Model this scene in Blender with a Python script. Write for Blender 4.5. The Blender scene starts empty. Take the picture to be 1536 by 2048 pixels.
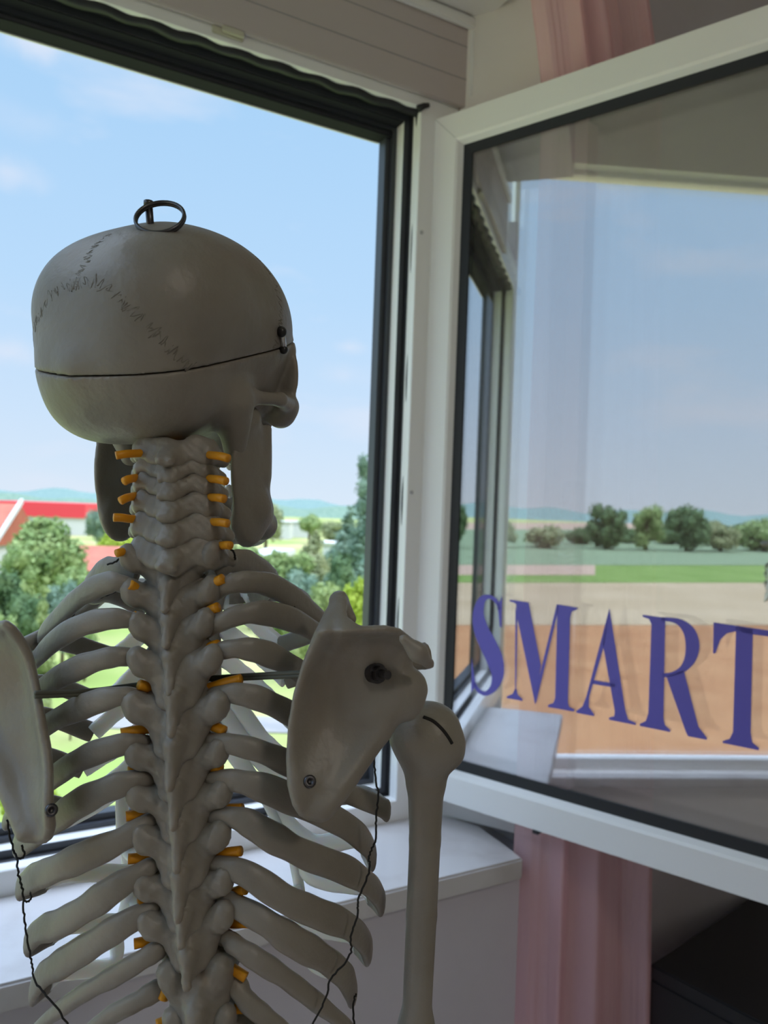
import bpy, bmesh, math, random
import numpy as np
from mathutils import Vector, Matrix
random.seed(7); np.random.seed(7)
sin, cos, R = math.sin, math.cos, math.radians
SC = bpy.context.scene
COL = SC.collection

# ------------------------------------------------------------------ camera
F = 1540.0                       # focal length in pixels of the 1536x2048 frame
CAMZ = 1.60
ROLL = R(2.06); PITCH = -13.0 / F
cam = bpy.data.cameras.new('camera'); cam_ob = bpy.data.objects.new('camera', cam); COL.objects.link(cam_ob)
cam.sensor_fit = 'VERTICAL'; cam.sensor_height = 36.0; cam.sensor_width = 27.0; cam.lens = F / 2048 * 36
FW = Vector((0, cos(PITCH), sin(PITCH))); U0 = Vector((0, -sin(PITCH), cos(PITCH))); R0 = Vector((1, 0, 0))
IR = R0 * cos(ROLL) + U0 * sin(ROLL)          # image right in the world
IU = U0 * cos(ROLL) - R0 * sin(ROLL)          # image up in the world
CP = Vector((0, 0, CAMZ))
m = Matrix.Identity(4)
for i in range(3):
    m[i][0], m[i][1], m[i][2], m[i][3] = IR[i], IU[i], -FW[i], CP[i]
cam_ob.matrix_world = m
cam.clip_start = 0.02; cam.clip_end = 5000
cam.dof.use_dof = True; cam.dof.focus_distance = 0.50; cam.dof.aperture_fstop = 11
SC.camera = cam_ob

# ------------------------------------------------------------------ sky, sun, exposure
SKY = 1.0; HIGH_BOOST = 7.0
w = bpy.data.worlds.new('sky'); SC.world = w; w.use_nodes = True
nt = w.node_tree; N = nt.nodes; N.clear(); LK = nt.links.new
tc = N.new('ShaderNodeTexCoord'); sep = N.new('ShaderNodeSeparateXYZ'); LK(tc.outputs['Generated'], sep.inputs[0])
ramp = N.new('ShaderNodeValToRGB'); LK(sep.outputs['Z'], ramp.inputs[0])
def lin(r, g, b):
    f = lambda c: (c / 255 / 12.92) if c / 255 <= .04045 else ((c / 255 + .055) / 1.055) ** 2.4
    return (f(r), f(g), f(b), 1)
e = ramp.color_ramp.elements
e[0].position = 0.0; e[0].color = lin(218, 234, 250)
e[1].position = 1.0; e[1].color = [v * HIGH_BOOST for v in lin(205, 225, 254)]     # overhead sky boosted out of view, added to light the room
for p, c, g in ((.10, (205, 228, 252), 1), (.25, (186, 220, 252), 1), (.5, (168, 210, 248), 1), (.62, (190, 220, 250), 1.6), (.8, (205, 225, 254), HIGH_BOOST)):
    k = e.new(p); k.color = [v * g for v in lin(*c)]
mp = N.new('ShaderNodeMapping'); mp.inputs['Scale'].default_value = (2.4, 2.4, 7.0); LK(tc.outputs['Generated'], mp.inputs[0])
no = N.new('ShaderNodeTexNoise'); no.inputs['Scale'].default_value = 1.6; no.inputs['Detail'].default_value = 5; no.inputs['Roughness'].default_value = .5
LK(mp.outputs[0], no.inputs['Vector'])
cr = N.new('ShaderNodeValToRGB'); LK(no.outputs['Fac'], cr.inputs[0])
cr.color_ramp.elements[0].position = .54; cr.color_ramp.elements[0].color = (0, 0, 0, 1)
cr.color_ramp.elements[1].position = .78; cr.color_ramp.elements[1].color = (.75, .75, .75, 1)
last = cr.outputs[0]
def raydir(px, py):
    u, v = px - 768, py - 1024
    return (FW + IR * (u / F) - IU * (v / F)).normalized()
for px, py, r, s in ((70, 80, .055, .8), (265, 125, .032, .75), (170, 105, .02, .5), (10, 345, .05, .6), (20, 705, .05, .55), (700, 695, .032, .6),
                     (60, 240, .05, .25), (690, 750, .05, .35)):
    d = raydir(px, py)
    vm = N.new('ShaderNodeVectorMath'); vm.operation = 'SUBTRACT'; LK(tc.outputs['Generated'], vm.inputs[0]); vm.inputs[1].default_value = d
    ms = N.new('ShaderNodeVectorMath'); ms.operation = 'MULTIPLY'; LK(vm.outputs[0], ms.inputs[0]); ms.inputs[1].default_value = (1 / r, 1 / r, 2.2 / r)
    ln = N.new('ShaderNodeVectorMath'); ln.operation = 'LENGTH'; LK(ms.outputs[0], ln.inputs[0])
    n2 = N.new('ShaderNodeTexNoise'); n2.inputs['Scale'].default_value = 22; n2.inputs['Detail'].default_value = 4; LK(tc.outputs['Generated'], n2.inputs['Vector'])
    ad = N.new('ShaderNodeMath'); ad.operation = 'MULTIPLY_ADD'; LK(n2.outputs['Fac'], ad.inputs[0]); ad.inputs[1].default_value = 1.4; LK(ln.outputs['Value'], ad.inputs[2])
    mr = N.new('ShaderNodeMapRange'); mr.interpolation_type = 'SMOOTHSTEP'; LK(ad.outputs[0], mr.inputs['Value'])
    mr.inputs['From Min'].default_value = 1.75; mr.inputs['From Max'].default_value = .55; mr.inputs['To Max'].default_value = s
    mx = N.new('ShaderNodeMath'); mx.operation = 'MAXIMUM'; LK(last, mx.inputs[0]); LK(mr.outputs[0], mx.inputs[1]); last = mx.outputs[0]
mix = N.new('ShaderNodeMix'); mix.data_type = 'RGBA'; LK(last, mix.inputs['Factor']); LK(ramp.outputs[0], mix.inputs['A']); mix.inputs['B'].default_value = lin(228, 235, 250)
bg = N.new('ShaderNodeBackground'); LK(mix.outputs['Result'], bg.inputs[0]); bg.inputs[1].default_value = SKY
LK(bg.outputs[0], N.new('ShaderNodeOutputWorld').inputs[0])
sun = bpy.data.lights.new('sun', 'SUN'); sun.energy = 1.7; sun.angle = R(.6); sun.color = (1, .93, .82)
sun_ob = bpy.data.objects.new('sun', sun); COL.objects.link(sun_ob)
SUN_AZ, SUN_EL = R(112), R(42)
sd = Vector((sin(SUN_AZ) * cos(SUN_EL), cos(SUN_AZ) * cos(SUN_EL), sin(SUN_EL)))
sun_ob.rotation_euler = sd.to_track_quat('Z', 'Y').to_euler()
vs = SC.view_settings; vs.view_transform = 'Standard'; vs.look = 'None'; vs.gamma = 1; vs.use_curve_mapping = False; vs.exposure = 0.0
SC.cycles.use_denoising = True
SC.cycles.max_bounces = 10; SC.cycles.transparent_max_bounces = 24

lamp = bpy.data.lights.new('fill_lamp_light', 'AREA'); lamp.shape = 'DISK'; lamp.size = .42; lamp.energy = 18; lamp.color = (1, .88, .76)
lamp_ob = bpy.data.objects.new('fill_lamp_light', lamp); COL.objects.link(lamp_ob); lamp_ob.location = (1.5, -1.6, 3.30)   # added fill light for the room, under a made-up ceiling fixture
# ------------------------------------------------------------------ placing helpers
def P(px, py, Y):
    d = FW + IR * ((px - 768) / F) - IU * ((py - 1024) / F)
    return CP + d * (Y / d.y)
def hitz(px, py, z):
    d = FW + IR * ((px - 768) / F) - IU * ((py - 1024) / F)
    return CP + d * ((z - CAMZ) / d.z)
def hitp(px, py, p0, n):
    d = FW + IR * ((px - 768) / F) - IU * ((py - 1024) / F)
    return CP + d * ((p0 - CP).dot(n) / d.dot(n))
OM = R(61.0)                                   # run of the window wall
WV = Vector((sin(OM), cos(OM), 0)); OV = Vector((-cos(OM), sin(OM), 0)); ZV = Vector((0, 0, 1))
H = Vector((0.082, 1.70, 0))                   # hinge line of the open sash
SA = R(128.5)
SV = Vector((sin(SA), cos(SA), 0)); SN = Vector((SV.y, -SV.x, 0))    # along the sash, and its face toward the camera
def L(w_, o_, z_): return H + WV * w_ + OV * o_ + ZV * z_
def S_(k, n, z_): return H + SV * k + SN * n + ZV * z_
LWA = R(172)                                   # run of the left wall
LC = L(-1.405, .0, 0)
LV = Vector((sin(LWA), cos(LWA), 0)); LN = Vector((-LV.y, LV.x, 0)) * -1
if LN.x > 0: LN = -LN                          # out of the room
def Q(q, o_, z_): return LC + LV * q + LN * o_ + ZV * z_
GZ = -6.4
def reflect_dir(px, py):
    d = FW + IR * ((px - 768) / F) - IU * ((py - 1024) / F)
    p = hitp(px, py, S_(0, -.02, 0), SN)
    return p, d - SN * (2 * d.dot(SN))
def RG(px, py, z=GZ):
    p, r = reflect_dir(px, py); return p + r * ((z - p.z) / r.z)
def RD(px, py, dist):
    p, r = reflect_dir(px, py); return p + r * (dist / Vector((r.x, r.y, 0)).length)

def tag(o, label=None, cat=None, group=None, kind=None):
    if label: o['label'] = label
    if cat: o['category'] = cat
    if group: o['group'] = group
    if kind: o['kind'] = kind
    return o
def empty(name, loc=(0, 0, 0), parent=None):
    o = bpy.data.objects.new(name, None); COL.objects.link(o); o.location = loc; o.empty_display_size = .05
    if parent: attach(o, parent)
    return o
def attach(o, parent):
    o.parent = parent
    o.matrix_parent_inverse = world_of(parent).inverted()
def world_of(o):
    mb = Matrix.LocRotScale(o.location, o.rotation_euler, o.scale)
    if o.parent: return world_of(o.parent) @ o.matrix_parent_inverse @ mb
    return mb
def link(name, me, mat, parent=None, smooth=False):
    o = bpy.data.objects.new(name, me); COL.objects.link(o)
    if mat: me.materials.append(mat)
    if smooth:
        for p in me.polygons: p.use_smooth = True
    if parent: attach(o, parent)
    return o
class MB:
    """collects shapes into one mesh"""
    def __init__(s): s.bm = bmesh.new()
    def hexa(s, c):
        v = [s.bm.verts.new(p) for p in c]
        for f in ((0, 1, 2, 3), (7, 6, 5, 4), (0, 4, 5, 1), (1, 5, 6, 2), (2, 6, 7, 3), (3, 7, 4, 0)): s.bm.faces.new([v[i] for i in f])
        return s
    def box(s, fr, a0, a1, b0, b1, z0, z1):
        return s.hexa([fr(a0, b0, z0), fr(a1, b0, z0), fr(a1, b1, z0), fr(a0, b1, z0), fr(a0, b0, z1), fr(a1, b0, z1), fr(a1, b1, z1), fr(a0, b1, z1)])
    def prism(s, bottom, off):
        off = Vector(off); n = len(bottom)
        a = [s.bm.verts.new(Vector(p)) for p in bottom]; b = [s.bm.verts.new(Vector(p) + off) for p in bottom]
        s.bm.faces.new(a); s.bm.faces.new(b[::-1])
        for i in range(n): s.bm.faces.new([a[i], b[i], b[(i + 1) % n], a[(i + 1) % n]])
        return s
    def loft(s, rings, closed=False, cap=True):
        vr = [[s.bm.verts.new(Vector(p)) for p in r] for r in rings]
        n = len(vr[0]); m_ = len(vr)
        for i in range(m_ if closed else m_ - 1):
            a, b = vr[i], vr[(i + 1) % m_]
            for j in range(n): s.bm.faces.new([a[j], a[(j + 1) % n], b[(j + 1) % n], b[j]])
        if cap and not closed: s.bm.faces.new(vr[0][::-1]); s.bm.faces.new(vr[-1])
        return s
    def tube(s, pts, r, n=8, closed=False):
        pts = [Vector(p) for p in pts]; m_ = len(pts); rings = []
        up = None
        for i, p in enumerate(pts):
            a = pts[(i - 1) % m_] if (closed or i > 0) else p; b = pts[(i + 1) % m_] if (closed or i < m_ - 1) else p
            t = (b - a).normalized()
            if up is None:
                up = t.orthogonal().normalized()
            up = (up - t * up.dot(t)).normalized(); bn = t.cross(up)
            rr = r[i] if isinstance(r, (list, tuple)) else r
            rings.append([p + (up * cos(2 * math.pi * j / n) + bn * sin(2 * math.pi * j / n)) * rr for j in range(n)])
        return s.loft(rings, closed)
    def sphere(s, c, r, seg=14, ring=8, sc=(1, 1, 1)):
        M4 = Matrix.Translation(Vector(c)) @ Matrix.Diagonal((*[r * k for k in sc], 1))
        bmesh.ops.create_uvsphere(s.bm, u_segments=seg, v_segments=ring, radius=1, matrix=M4); return s
    def build(s, name, mat, parent=None, smooth=False, bevel=0):
        bmesh.ops.recalc_face_normals(s.bm, faces=s.bm.faces)
        if bevel:
            bmesh.ops.bevel(s.bm, geom=[e for e in s.bm.edges if len(e.link_faces) == 2 and e.calc_face_angle() > .5], offset=bevel, segments=2, affect='EDGES', clamp_overlap=True)
        me = bpy.data.meshes.new(name); s.bm.to_mesh(me); s.bm.free()
        return link(name, me, mat, parent, smooth)
def catmull(pts, per=6):
    pts = [Vector(p) for p in pts]; out = []
    for i in range(len(pts) - 1):
        a = pts[max(i - 1, 0)]; b = pts[i]; c = pts[i + 1]; d = pts[min(i + 2, len(pts) - 1)]
        for j in range(per):
            t = j / per
            out.append(.5 * ((2 * b) + (c - a) * t + (2 * a - 5 * b + 4 * c - d) * t * t + (3 * b - a - 3 * c + d) * t ** 3))
    out.append(pts[-1]); return out

# ------------------------------------------------------------------ materials
def mat(name, col, rough=.6, noise=None, bump=None, metal=0, spec=.5, trans=0, sub=0):
    """noise = (scale, other colour, low, high); bump = (scale, strength)"""
    mt = bpy.data.materials.new(name); mt.use_nodes = True; nt = mt.node_tree; b = nt.nodes['Principled BSDF']
    c = (*col[:3], 1); b.inputs['Base Color'].default_value = c; b.inputs['Roughness'].default_value = rough
    b.inputs['Metallic'].default_value = metal; b.inputs['Specular IOR Level'].default_value = spec
    t = nt.nodes.new('ShaderNodeTexCoord')
    if noise:
        n = nt.nodes.new('ShaderNodeTexNoise'); n.inputs['Scale'].default_value = noise[0]; n.inputs['Detail'].default_value = 6
        nt.links.new(t.outputs['Object'], n.inputs['Vector'])
        r = nt.nodes.new('ShaderNodeValToRGB'); nt.links.new(n.outputs['Fac'], r.inputs[0])
        r.color_ramp.elements[0].position = noise[2]; r.color_ramp.elements[0].color = c
        r.color_ramp.elements[1].position = noise[3]; r.color_ramp.elements[1].color = (*noise[1][:3], 1)
        nt.links.new(r.outputs[0], b.inputs['Base Color'])
    if bump:
        n = nt.nodes.new('ShaderNodeTexNoise'); n.inputs['Scale'].default_value = bump[0]; n.inputs['Detail'].default_value = 5
        nt.links.new(t.outputs['Object'], n.inputs['Vector'])
        bp = nt.nodes.new('ShaderNodeBump'); bp.inputs['Strength'].default_value = bump[1]; bp.inputs['Distance'].default_value = .002
        nt.links.new(n.outputs['Fac'], bp.inputs['Height']); nt.links.new(bp.outputs[0], b.inputs['Normal'])
    if sub:
        b.inputs['Subsurface Weight'].default_value = sub; b.inputs['Subsurface Radius'].default_value = (1, .72, .5); b.inputs['Subsurface Scale'].default_value = .009
    if trans:
        tr = nt.nodes.new('ShaderNodeBsdfTranslucent'); tr.inputs[0].default_value = c
        mx = nt.nodes.new('ShaderNodeMixShader'); mx.inputs[0].default_value = trans
        out = nt.nodes['Material Output']; nt.links.new(b.outputs[0], mx.inputs[1]); nt.links.new(tr.outputs[0], mx.inputs[2]); nt.links.new(mx.outputs[0], out.inputs[0])
        if noise: nt.links.new(r.outputs[0], tr.inputs[0])
    return mt
def glass(name, refl, tint=(1, 1, 1), spread=0.0):
    mt = bpy.data.materials.new(name); mt.use_nodes = True; nt = mt.node_tree; nt.nodes.clear()
    tr = nt.nodes.new('ShaderNodeBsdfTransparent'); tr.inputs[0].default_value = (*tint, 1)
    gl = nt.nodes.new('ShaderNodeBsdfGlossy'); gl.inputs['Roughness'].default_value = spread; gl.inputs[0].default_value = (1, 1, 1, 1)
    lw = nt.nodes.new('ShaderNodeLayerWeight'); lw.inputs[0].default_value = .5
    mr = nt.nodes.new('ShaderNodeMapRange'); mr.inputs['From Min'].default_value = .3; mr.inputs['To Min'].default_value = refl; mr.inputs['To Max'].default_value = min(1, refl + .5)
    nt.links.new(lw.outputs['Facing'], mr.inputs['Value'])
    mx = nt.nodes.new('ShaderNodeMixShader'); nt.links.new(mr.outputs[0], mx.inputs[0])
    nt.links.new(tr.outputs[0], mx.inputs[1]); nt.links.new(gl.outputs[0], mx.inputs[2])
    nt.links.new(mx.outputs[0], nt.nodes.new('ShaderNodeOutputMaterial').inputs[0]); return mt
M = {}
M['upvc'] = mat('white_upvc', (.86, .86, .86), .32, bump=(60, .02))
M['rubber'] = mat('black_rubber', (.012, .013, .016), .55)
M['darkrail'] = mat('dark_grey_rail', (.045, .05, .062), .45)
M['tape'] = mat('black_tape', (.022, .023, .028), .8, spec=.1)
M['greyrail'] = mat('grey_rail', (.22, .24, .27), .45)
M['plaster'] = mat('plaster', (.80, .77, .75), .85, noise=(6, (.77, .74, .72), .3, .7), bump=(120, .12))
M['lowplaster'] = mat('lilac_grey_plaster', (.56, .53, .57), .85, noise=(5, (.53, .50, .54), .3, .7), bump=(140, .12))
M['panel'] = mat('shutter_box_panel', (.55, .49, .48), .5, bump=(200, .03))
M['ceiling'] = mat('ceiling_paint', (.80, .77, .75), .9, bump=(120, .08))
M['floor'] = mat('pale_floor', (.58, .54, .50), .5, noise=(9, (.54, .50, .46), .35, .65))
M['marble'] = mat('cream_marble', (.58, .56, .56), .22, noise=(5.5, (.43, .39, .38), .52, .74))
M['glass1'] = glass('coated_pane', .36)
M['glass2'] = glass('clear_pane', .34)
M['glass3'] = glass('plain_pane', .06)
M['letter'] = mat('blue_vinyl', (.13, .11, .52), .45)
M['black'] = mat('black_lacquer', (.010, .010, .012), .35)
M['steel'] = mat('steel', (.62, .63, .65), .25, metal=1)
M['darksteel'] = mat('dark_steel', (.10, .10, .11), .35, metal=1)
M['string'] = mat('blue_string', (.03, .12, .18), .7)
BONE = (.268, .250, .220)
M['bone'] = mat('bone_plastic', BONE, .42, noise=(22, (.220, .202, .174), .40, .72), bump=(150, .35), sub=.4)
M['suture'] = mat('suture_shade', (.17, .155, .13), .55)  # darker than the bone: shade of the suture relief put into the colour
M['cart'] = mat('clear_cartilage', (.90, .93, .95), .25, sub=.8)
M['nerve'] = mat('orange_nerve', (.82, .37, .014), .4, trans=.25)
M['red'] = mat('red_disc', (.55, .02, .03), .4)
M['thread'] = mat('black_thread', (.01, .01, .01), .8)
M['cord'] = mat('olive_cord', (.09, .095, .075), .6)
def curtain_mat():
    mt = bpy.data.materials.new('pink_sheer'); mt.use_nodes = True; nt = mt.node_tree; nt.nodes.clear()
    c = (.92, .62, .65, 1)
    df = nt.nodes.new('ShaderNodeBsdfDiffuse'); df.inputs[0].default_value = c
    tl = nt.nodes.new('ShaderNodeBsdfTranslucent'); tl.inputs[0].default_value = c
    tp = nt.nodes.new('ShaderNodeBsdfTransparent'); tp.inputs[0].default_value = (1, .86, .88, 1)
    a = nt.nodes.new('ShaderNodeMixShader'); a.inputs[0].default_value = .45; nt.links.new(df.outputs[0], a.inputs[1]); nt.links.new(tl.outputs[0], a.inputs[2])
    b = nt.nodes.new('ShaderNodeMixShader'); b.inputs[0].default_value = .22; nt.links.new(a.outputs[0], b.inputs[1]); nt.links.new(tp.outputs[0], b.inputs[2])
    nt.links.new(b.outputs[0], nt.nodes.new('ShaderNodeOutputMaterial').inputs[0]); return mt
M['curtain'] = curtain_mat()
# ------------------------------------------------------------------ the room
WH = 3.45
def hit_left(px, py):
    p, r = reflect_dir(px, py); t = (LC - p).dot(LN) / r.dot(LN); h = p + r * t
    return (h - LC).dot(LV), h.z
W2Z1 = (hit_left(960, 306)[1] + hit_left(1530, 360)[1]) / 2
W2Z0 = (hit_left(960, 1525)[1] + hit_left(1530, 1525)[1]) / 2
W2Q0, W2Q1 = .0, 1.8
print('LEFT WINDOW', W2Z0, W2Z1, hit_left(950, 900), hit_left(1530, 900))
W2Z1 = min(W2Z1, WH - .08)
FR = Q(6, 0, 0)                                # far corner behind the camera
def flat(name, pts, off, mt): return tag(MB().prism(pts, off).build(name, mt), kind='structure')
RW = 3.2
corner = [L(-1.75, .14, 0), L(RW + .2, .14, 0), L(RW + .2, -5.6, 0), L(-3.6, -5.6, 0)]
flat('floor', corner, (0, 0, -.12), M['floor'])
flat('ceiling', [p + ZV * WH for p in corner], (0, 0, .12), M['ceiling'])
b = MB()
b.box(L, -.99, RW, -.23, .14, 0, .865); b.box(L, -1.40, -.99, .0, .14, 0, .865)                                   # below the sill
b.box(L, .205, RW, -.23, .14, .865, WH)                                   # right of the window
b.box(L, -1.0, .205, -.23, .14, 2.74, WH); b.box(L, -1.40, -1.0, -.0, .14, 3.2, WH)                                # over the window
b.box(L, -1.40, -1.372, .0, .075, .865, 2.74)                             # slim corner post
tag(b.build('wall_front', M['lowplaster']), kind='structure')
b = MB()
b.box(Q, .0, 6, 0, .14, 0, W2Z0 - .045); b.box(Q, .0, 6, 0, .14, W2Z1, WH)
b.box(Q, W2Q1, 6, .0, .14, W2Z0 - .045, W2Z1)
tag(b.build('wall_left', M['plaster']), kind='structure')
# right wall and back wall, behind the camera
tag(MB().box(L, RW, RW + .2, -5.6, -.23, 0, WH).build('wall_right', M['plaster']), kind='structure')
b = MB()
b.box(L, -3.6, RW, -5.6, -5.4, 0, WH)
tag(b.build('wall_back', M['plaster']), kind='structure')
flat('trim_1', [L(.0625, .138, .911), L(.0625, -.004, .911), L(.085, -.03, .911), L(.2045, -.229, .911), L(.2045, .138, .911)], (0, 0, 2.738 - .911), M['plaster'])   # splayed white reveal
# left window (seen in the glass of the open sash)
w2 = tag(empty('window_2', Q((W2Q0 + W2Q1) / 2, .1, W2Z0)), 'wide closed window in the left wall, mirrored in the open sash', 'window', kind='structure')
b = MB()
b.box(Q, W2Q0, W2Q1, .06, .12, W2Z0 - .045, W2Z0 - .005); b.box(Q, W2Q0, W2Q1, .06, .12, W2Z1 - .02, W2Z1)
b.box(Q, W2Q0, W2Q0 + .02, .06, .12, W2Z0 - .005, W2Z1 - .03); b.box(Q, W2Q1 - .03, W2Q1, .06, .12, W2Z0 - .005, W2Z1 - .03)
b.build('window_frame', M['upvc'], w2)
MB().box(Q, W2Q0 + .03, W2Q1 - .03, .088, .092, W2Z0 - .005, W2Z1 - .03).build('pane', M['glass3'], w2)
tag(MB().box(Q, W2Q0 - .04, W2Q1 + .04, -.05, .06, W2Z0 - .085, W2Z0 - .046).build('trim_2', M['marble'], bevel=.004), kind='structure')
# shutter box with its rim, and the board above it
sb = tag(empty('shutter_box', L(-.5, -.02, 2.5)), 'grey roller shutter box above the window opening', 'shutter box')
BZ0, BZ1 = 2.492, 2.690
MB().box(L, -1.0, .060, .0005, .13, BZ0, BZ1).box(L, -1.0, .096, -.012, .0, BZ0, BZ1).build('box_panel', M['panel'], sb, bevel=.002)
for z_ in (2.553, 2.625): MB().box(L, -1.0, .07, -.0125, -.010, z_, z_ + .0012).build('panel_seam', M['greyrail'], sb)
MB().box(L, -1.0, .10, -.024, -.012, BZ1 - .026, BZ1).build('rim', M['upvc'], sb, bevel=.003)
MB().box(L, .074, .10, -.024, -.012, BZ0 + .02, BZ1 - .026).build('rim', M['upvc'], sb, bevel=.003)
tag(MB().box(L, -.34, .112, -.115, -.001, 2.694, 2.735).build('trim_3', M['ceiling'], bevel=.004), kind='structure')
# added side window, unseen directly, so the sash mirrors sky beside the shutter box
MBf = MB().box(L, -1.40, -1.0, .0, .06, 2.507, 2.56).box(L, -1.03, -1.0, .0, .06, 2.56, 3.2).box(L, -1.40, -1.0, .0, .06, 3.16, 3.2)
w3 = tag(empty('window_3', L(-1.2, .03, 2.5)), 'added upper side window beside the shutter box, letting sky into the sash reflection', 'window', kind='structure')
MBf.build('window_frame', M['upvc'], w3); MB().box(L, -1.40, -1.03, .028, .032, 2.56, 3.16).build('pane', M['glass3'], w3)
# unseen ceiling fixture behind the camera, added to go with the fill light
cl = tag(empty('fill_lamp', Vector((1.5, -1.6, WH))), 'added round white ceiling fixture for the fill light, unseen behind the camera', 'lamp')
MB().tube([Vector((1.5, -1.6, WH - .05)), Vector((1.5, -1.6, WH))], .25, 32).build('fill_lamp_base', M['upvc'], cl)
MB().tube([Vector((1.5, -1.6, WH - .11)), Vector((1.5, -1.6, WH - .05))], .03, 16).build('fill_lamp_holder', M['upvc'], cl)
# marble sill
sp = [L(.058, .0, 0), L(.081, -.032, 0), L(.118, -.1, 0), L(.112, -.20, 0), L(.106, -.262, 0), L(-1.0, -.262, 0), L(-1.0, -.0, 0)]
si = MB().prism([p + ZV * .868 for p in sp], (0, 0, .042)).build('window_sill', M['marble'], bevel=.004)
tag(si, 'cream marble sill under the open window with a chipped corner', 'window sill', kind='structure')
# ------------------------------------------------------------------ the land outside
def leafmat(name, a, c): return mat(name, a, .7, noise=(.9, c, .35, .65), spec=.2, trans=.25)
LM = {'green': leafmat('leaf_green', (.19, .29, .10), (.36, .44, .18)), 'dark': leafmat('leaf_dark', (.09, .16, .07), (.17, .25, .11)),
      'olive': leafmat('leaf_olive', (.25, .29, .14), (.38, .40, .21)), 'blue': leafmat('leaf_bluegreen', (.15, .24, .17), (.26, .35, .25)),
      'yellow': leafmat('leaf_yellow', (.36, .46, .05), (.52, .60, .12)), 'pale': leafmat('leaf_pale', (.26, .34, .12), (.42, .48, .22)),
      'far': leafmat('far_woods', (.17, .27, .25), (.25, .35, .31))}  # far woods: distance haze put into the blue green leaf colour
M['bark'] = mat('bark', (.16, .12, .08), .9)
M['meadow'] = mat('meadow', (.24, .31, .085), .9, noise=(.09, (.42, .39, .18), .38, .62), spec=.1)
M['field_tan'] = mat('straw_field', (.36, .28, .18), .95, noise=(.12, (.32, .245, .15), .35, .65), spec=.05)
M['field_brown'] = mat('ploughed_field', (.30, .145, .068), .95, noise=(.35, (.36, .195, .095), .3, .7), spec=.05)
M['field_green'] = mat('green_field', (.13, .20, .05), .95, noise=(.2, (.16, .23, .065), .35, .65), spec=.05)
M['field_dull'] = mat('dull_green_field', (.17, .22, .13), .95, spec=.05)
M['field_bare'] = mat('bare_field', (.36, .26, .19), .95, spec=.05)
M['tile'] = mat('red_roof_tiles', (.46, .13, .075), .7, noise=(1.2, (.38, .105, .06), .35, .65))
M['redpaint'] = mat('red_fascia', (.75, .05, .07), .5)
M['white'] = mat('white_render', (.62, .62, .60), .8)
M['asphalt'] = mat('pale_asphalt', (.27, .255, .24), .9)
def ground(name, pts, mt, label): return tag(MB().prism(pts, (0, 0, -.05)).build(name, mt), label, 'field', kind='structure')
flat('ground', [Vector((-2500, -2500, GZ)), Vector((2500, -2500, GZ)), Vector((2500, 2500, GZ)), Vector((-2500, 2500, GZ))], (0, 0, -1), M['meadow'])
def strip(name, y0, y1, mt, label, k, x0=700, x1=1900):
    a, b, c, d = RG(x0, y0), RG(x1, y0), RG(x1, y1), RG(x0, y1)
    ground(name, [p + ZV * (.05 + .03 * k) for p in (a, b, c, d)], mt, label)
strip('ploughed_field', 1252, 1900, M['field_brown'], 'orange brown ploughed field mirrored behind the blue letters', 0)
strip('straw_field', 1167, 1252, M['field_tan'], 'pale straw field mirrored above the ploughed field', 1)
strip('bare_field', 1120, 1152, M['field_bare'], 'bare pinkish field strip mirrored at the left of the sash glass', 3, 700, 1190)
strip('green_field', 1132, 1167, M['field_green'], 'bright green field strip mirrored in the sash glass', 2)
strip('dull_green_field', 1095, 1132, M['field_dull'], 'dull green field strip at the foot of the mirrored trees', 4)
strip('pasture', 1060, 1095, M['field_dull'], 'dull pasture between the mirrored trees and the far pink field', 6)
strip('distant_field', 1046, 1060, M['field_bare'], 'far pink stubble field mirrored beside the dark trees', 5, 800, 1330)
def leaves(mb, blobs, n, size, rng):
    tot = sum(b[1] ** 2 for b in blobs)
    for c, r, fl in blobs:
        for _ in range(max(6, int(n * r * r / tot))):
            d = Vector((rng.gauss(0, 1), rng.gauss(0, 1), rng.gauss(0, 1))).normalized()
            p = c + Vector((d.x * r, d.y * r, d.z * r * fl)) * rng.uniform(.62, 1.14)
            nn = (d + Vector((rng.gauss(0, .6), rng.gauss(0, .6), rng.gauss(0, .6)))).normalized()
            t = nn.orthogonal().normalized(); bb = nn.cross(t); a = rng.uniform(0, 6.28); s = size * rng.uniform(.6, 1.3)
            t, bb = t * cos(a) + bb * sin(a), bb * cos(a) - t * sin(a)
            v = [mb.bm.verts.new(p + t * s), mb.bm.verts.new(p + bb * s * .6), mb.bm.verts.new(p - t * s), mb.bm.verts.new(p - bb * s * .6)]
            mb.bm.faces.new(v)
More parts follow.
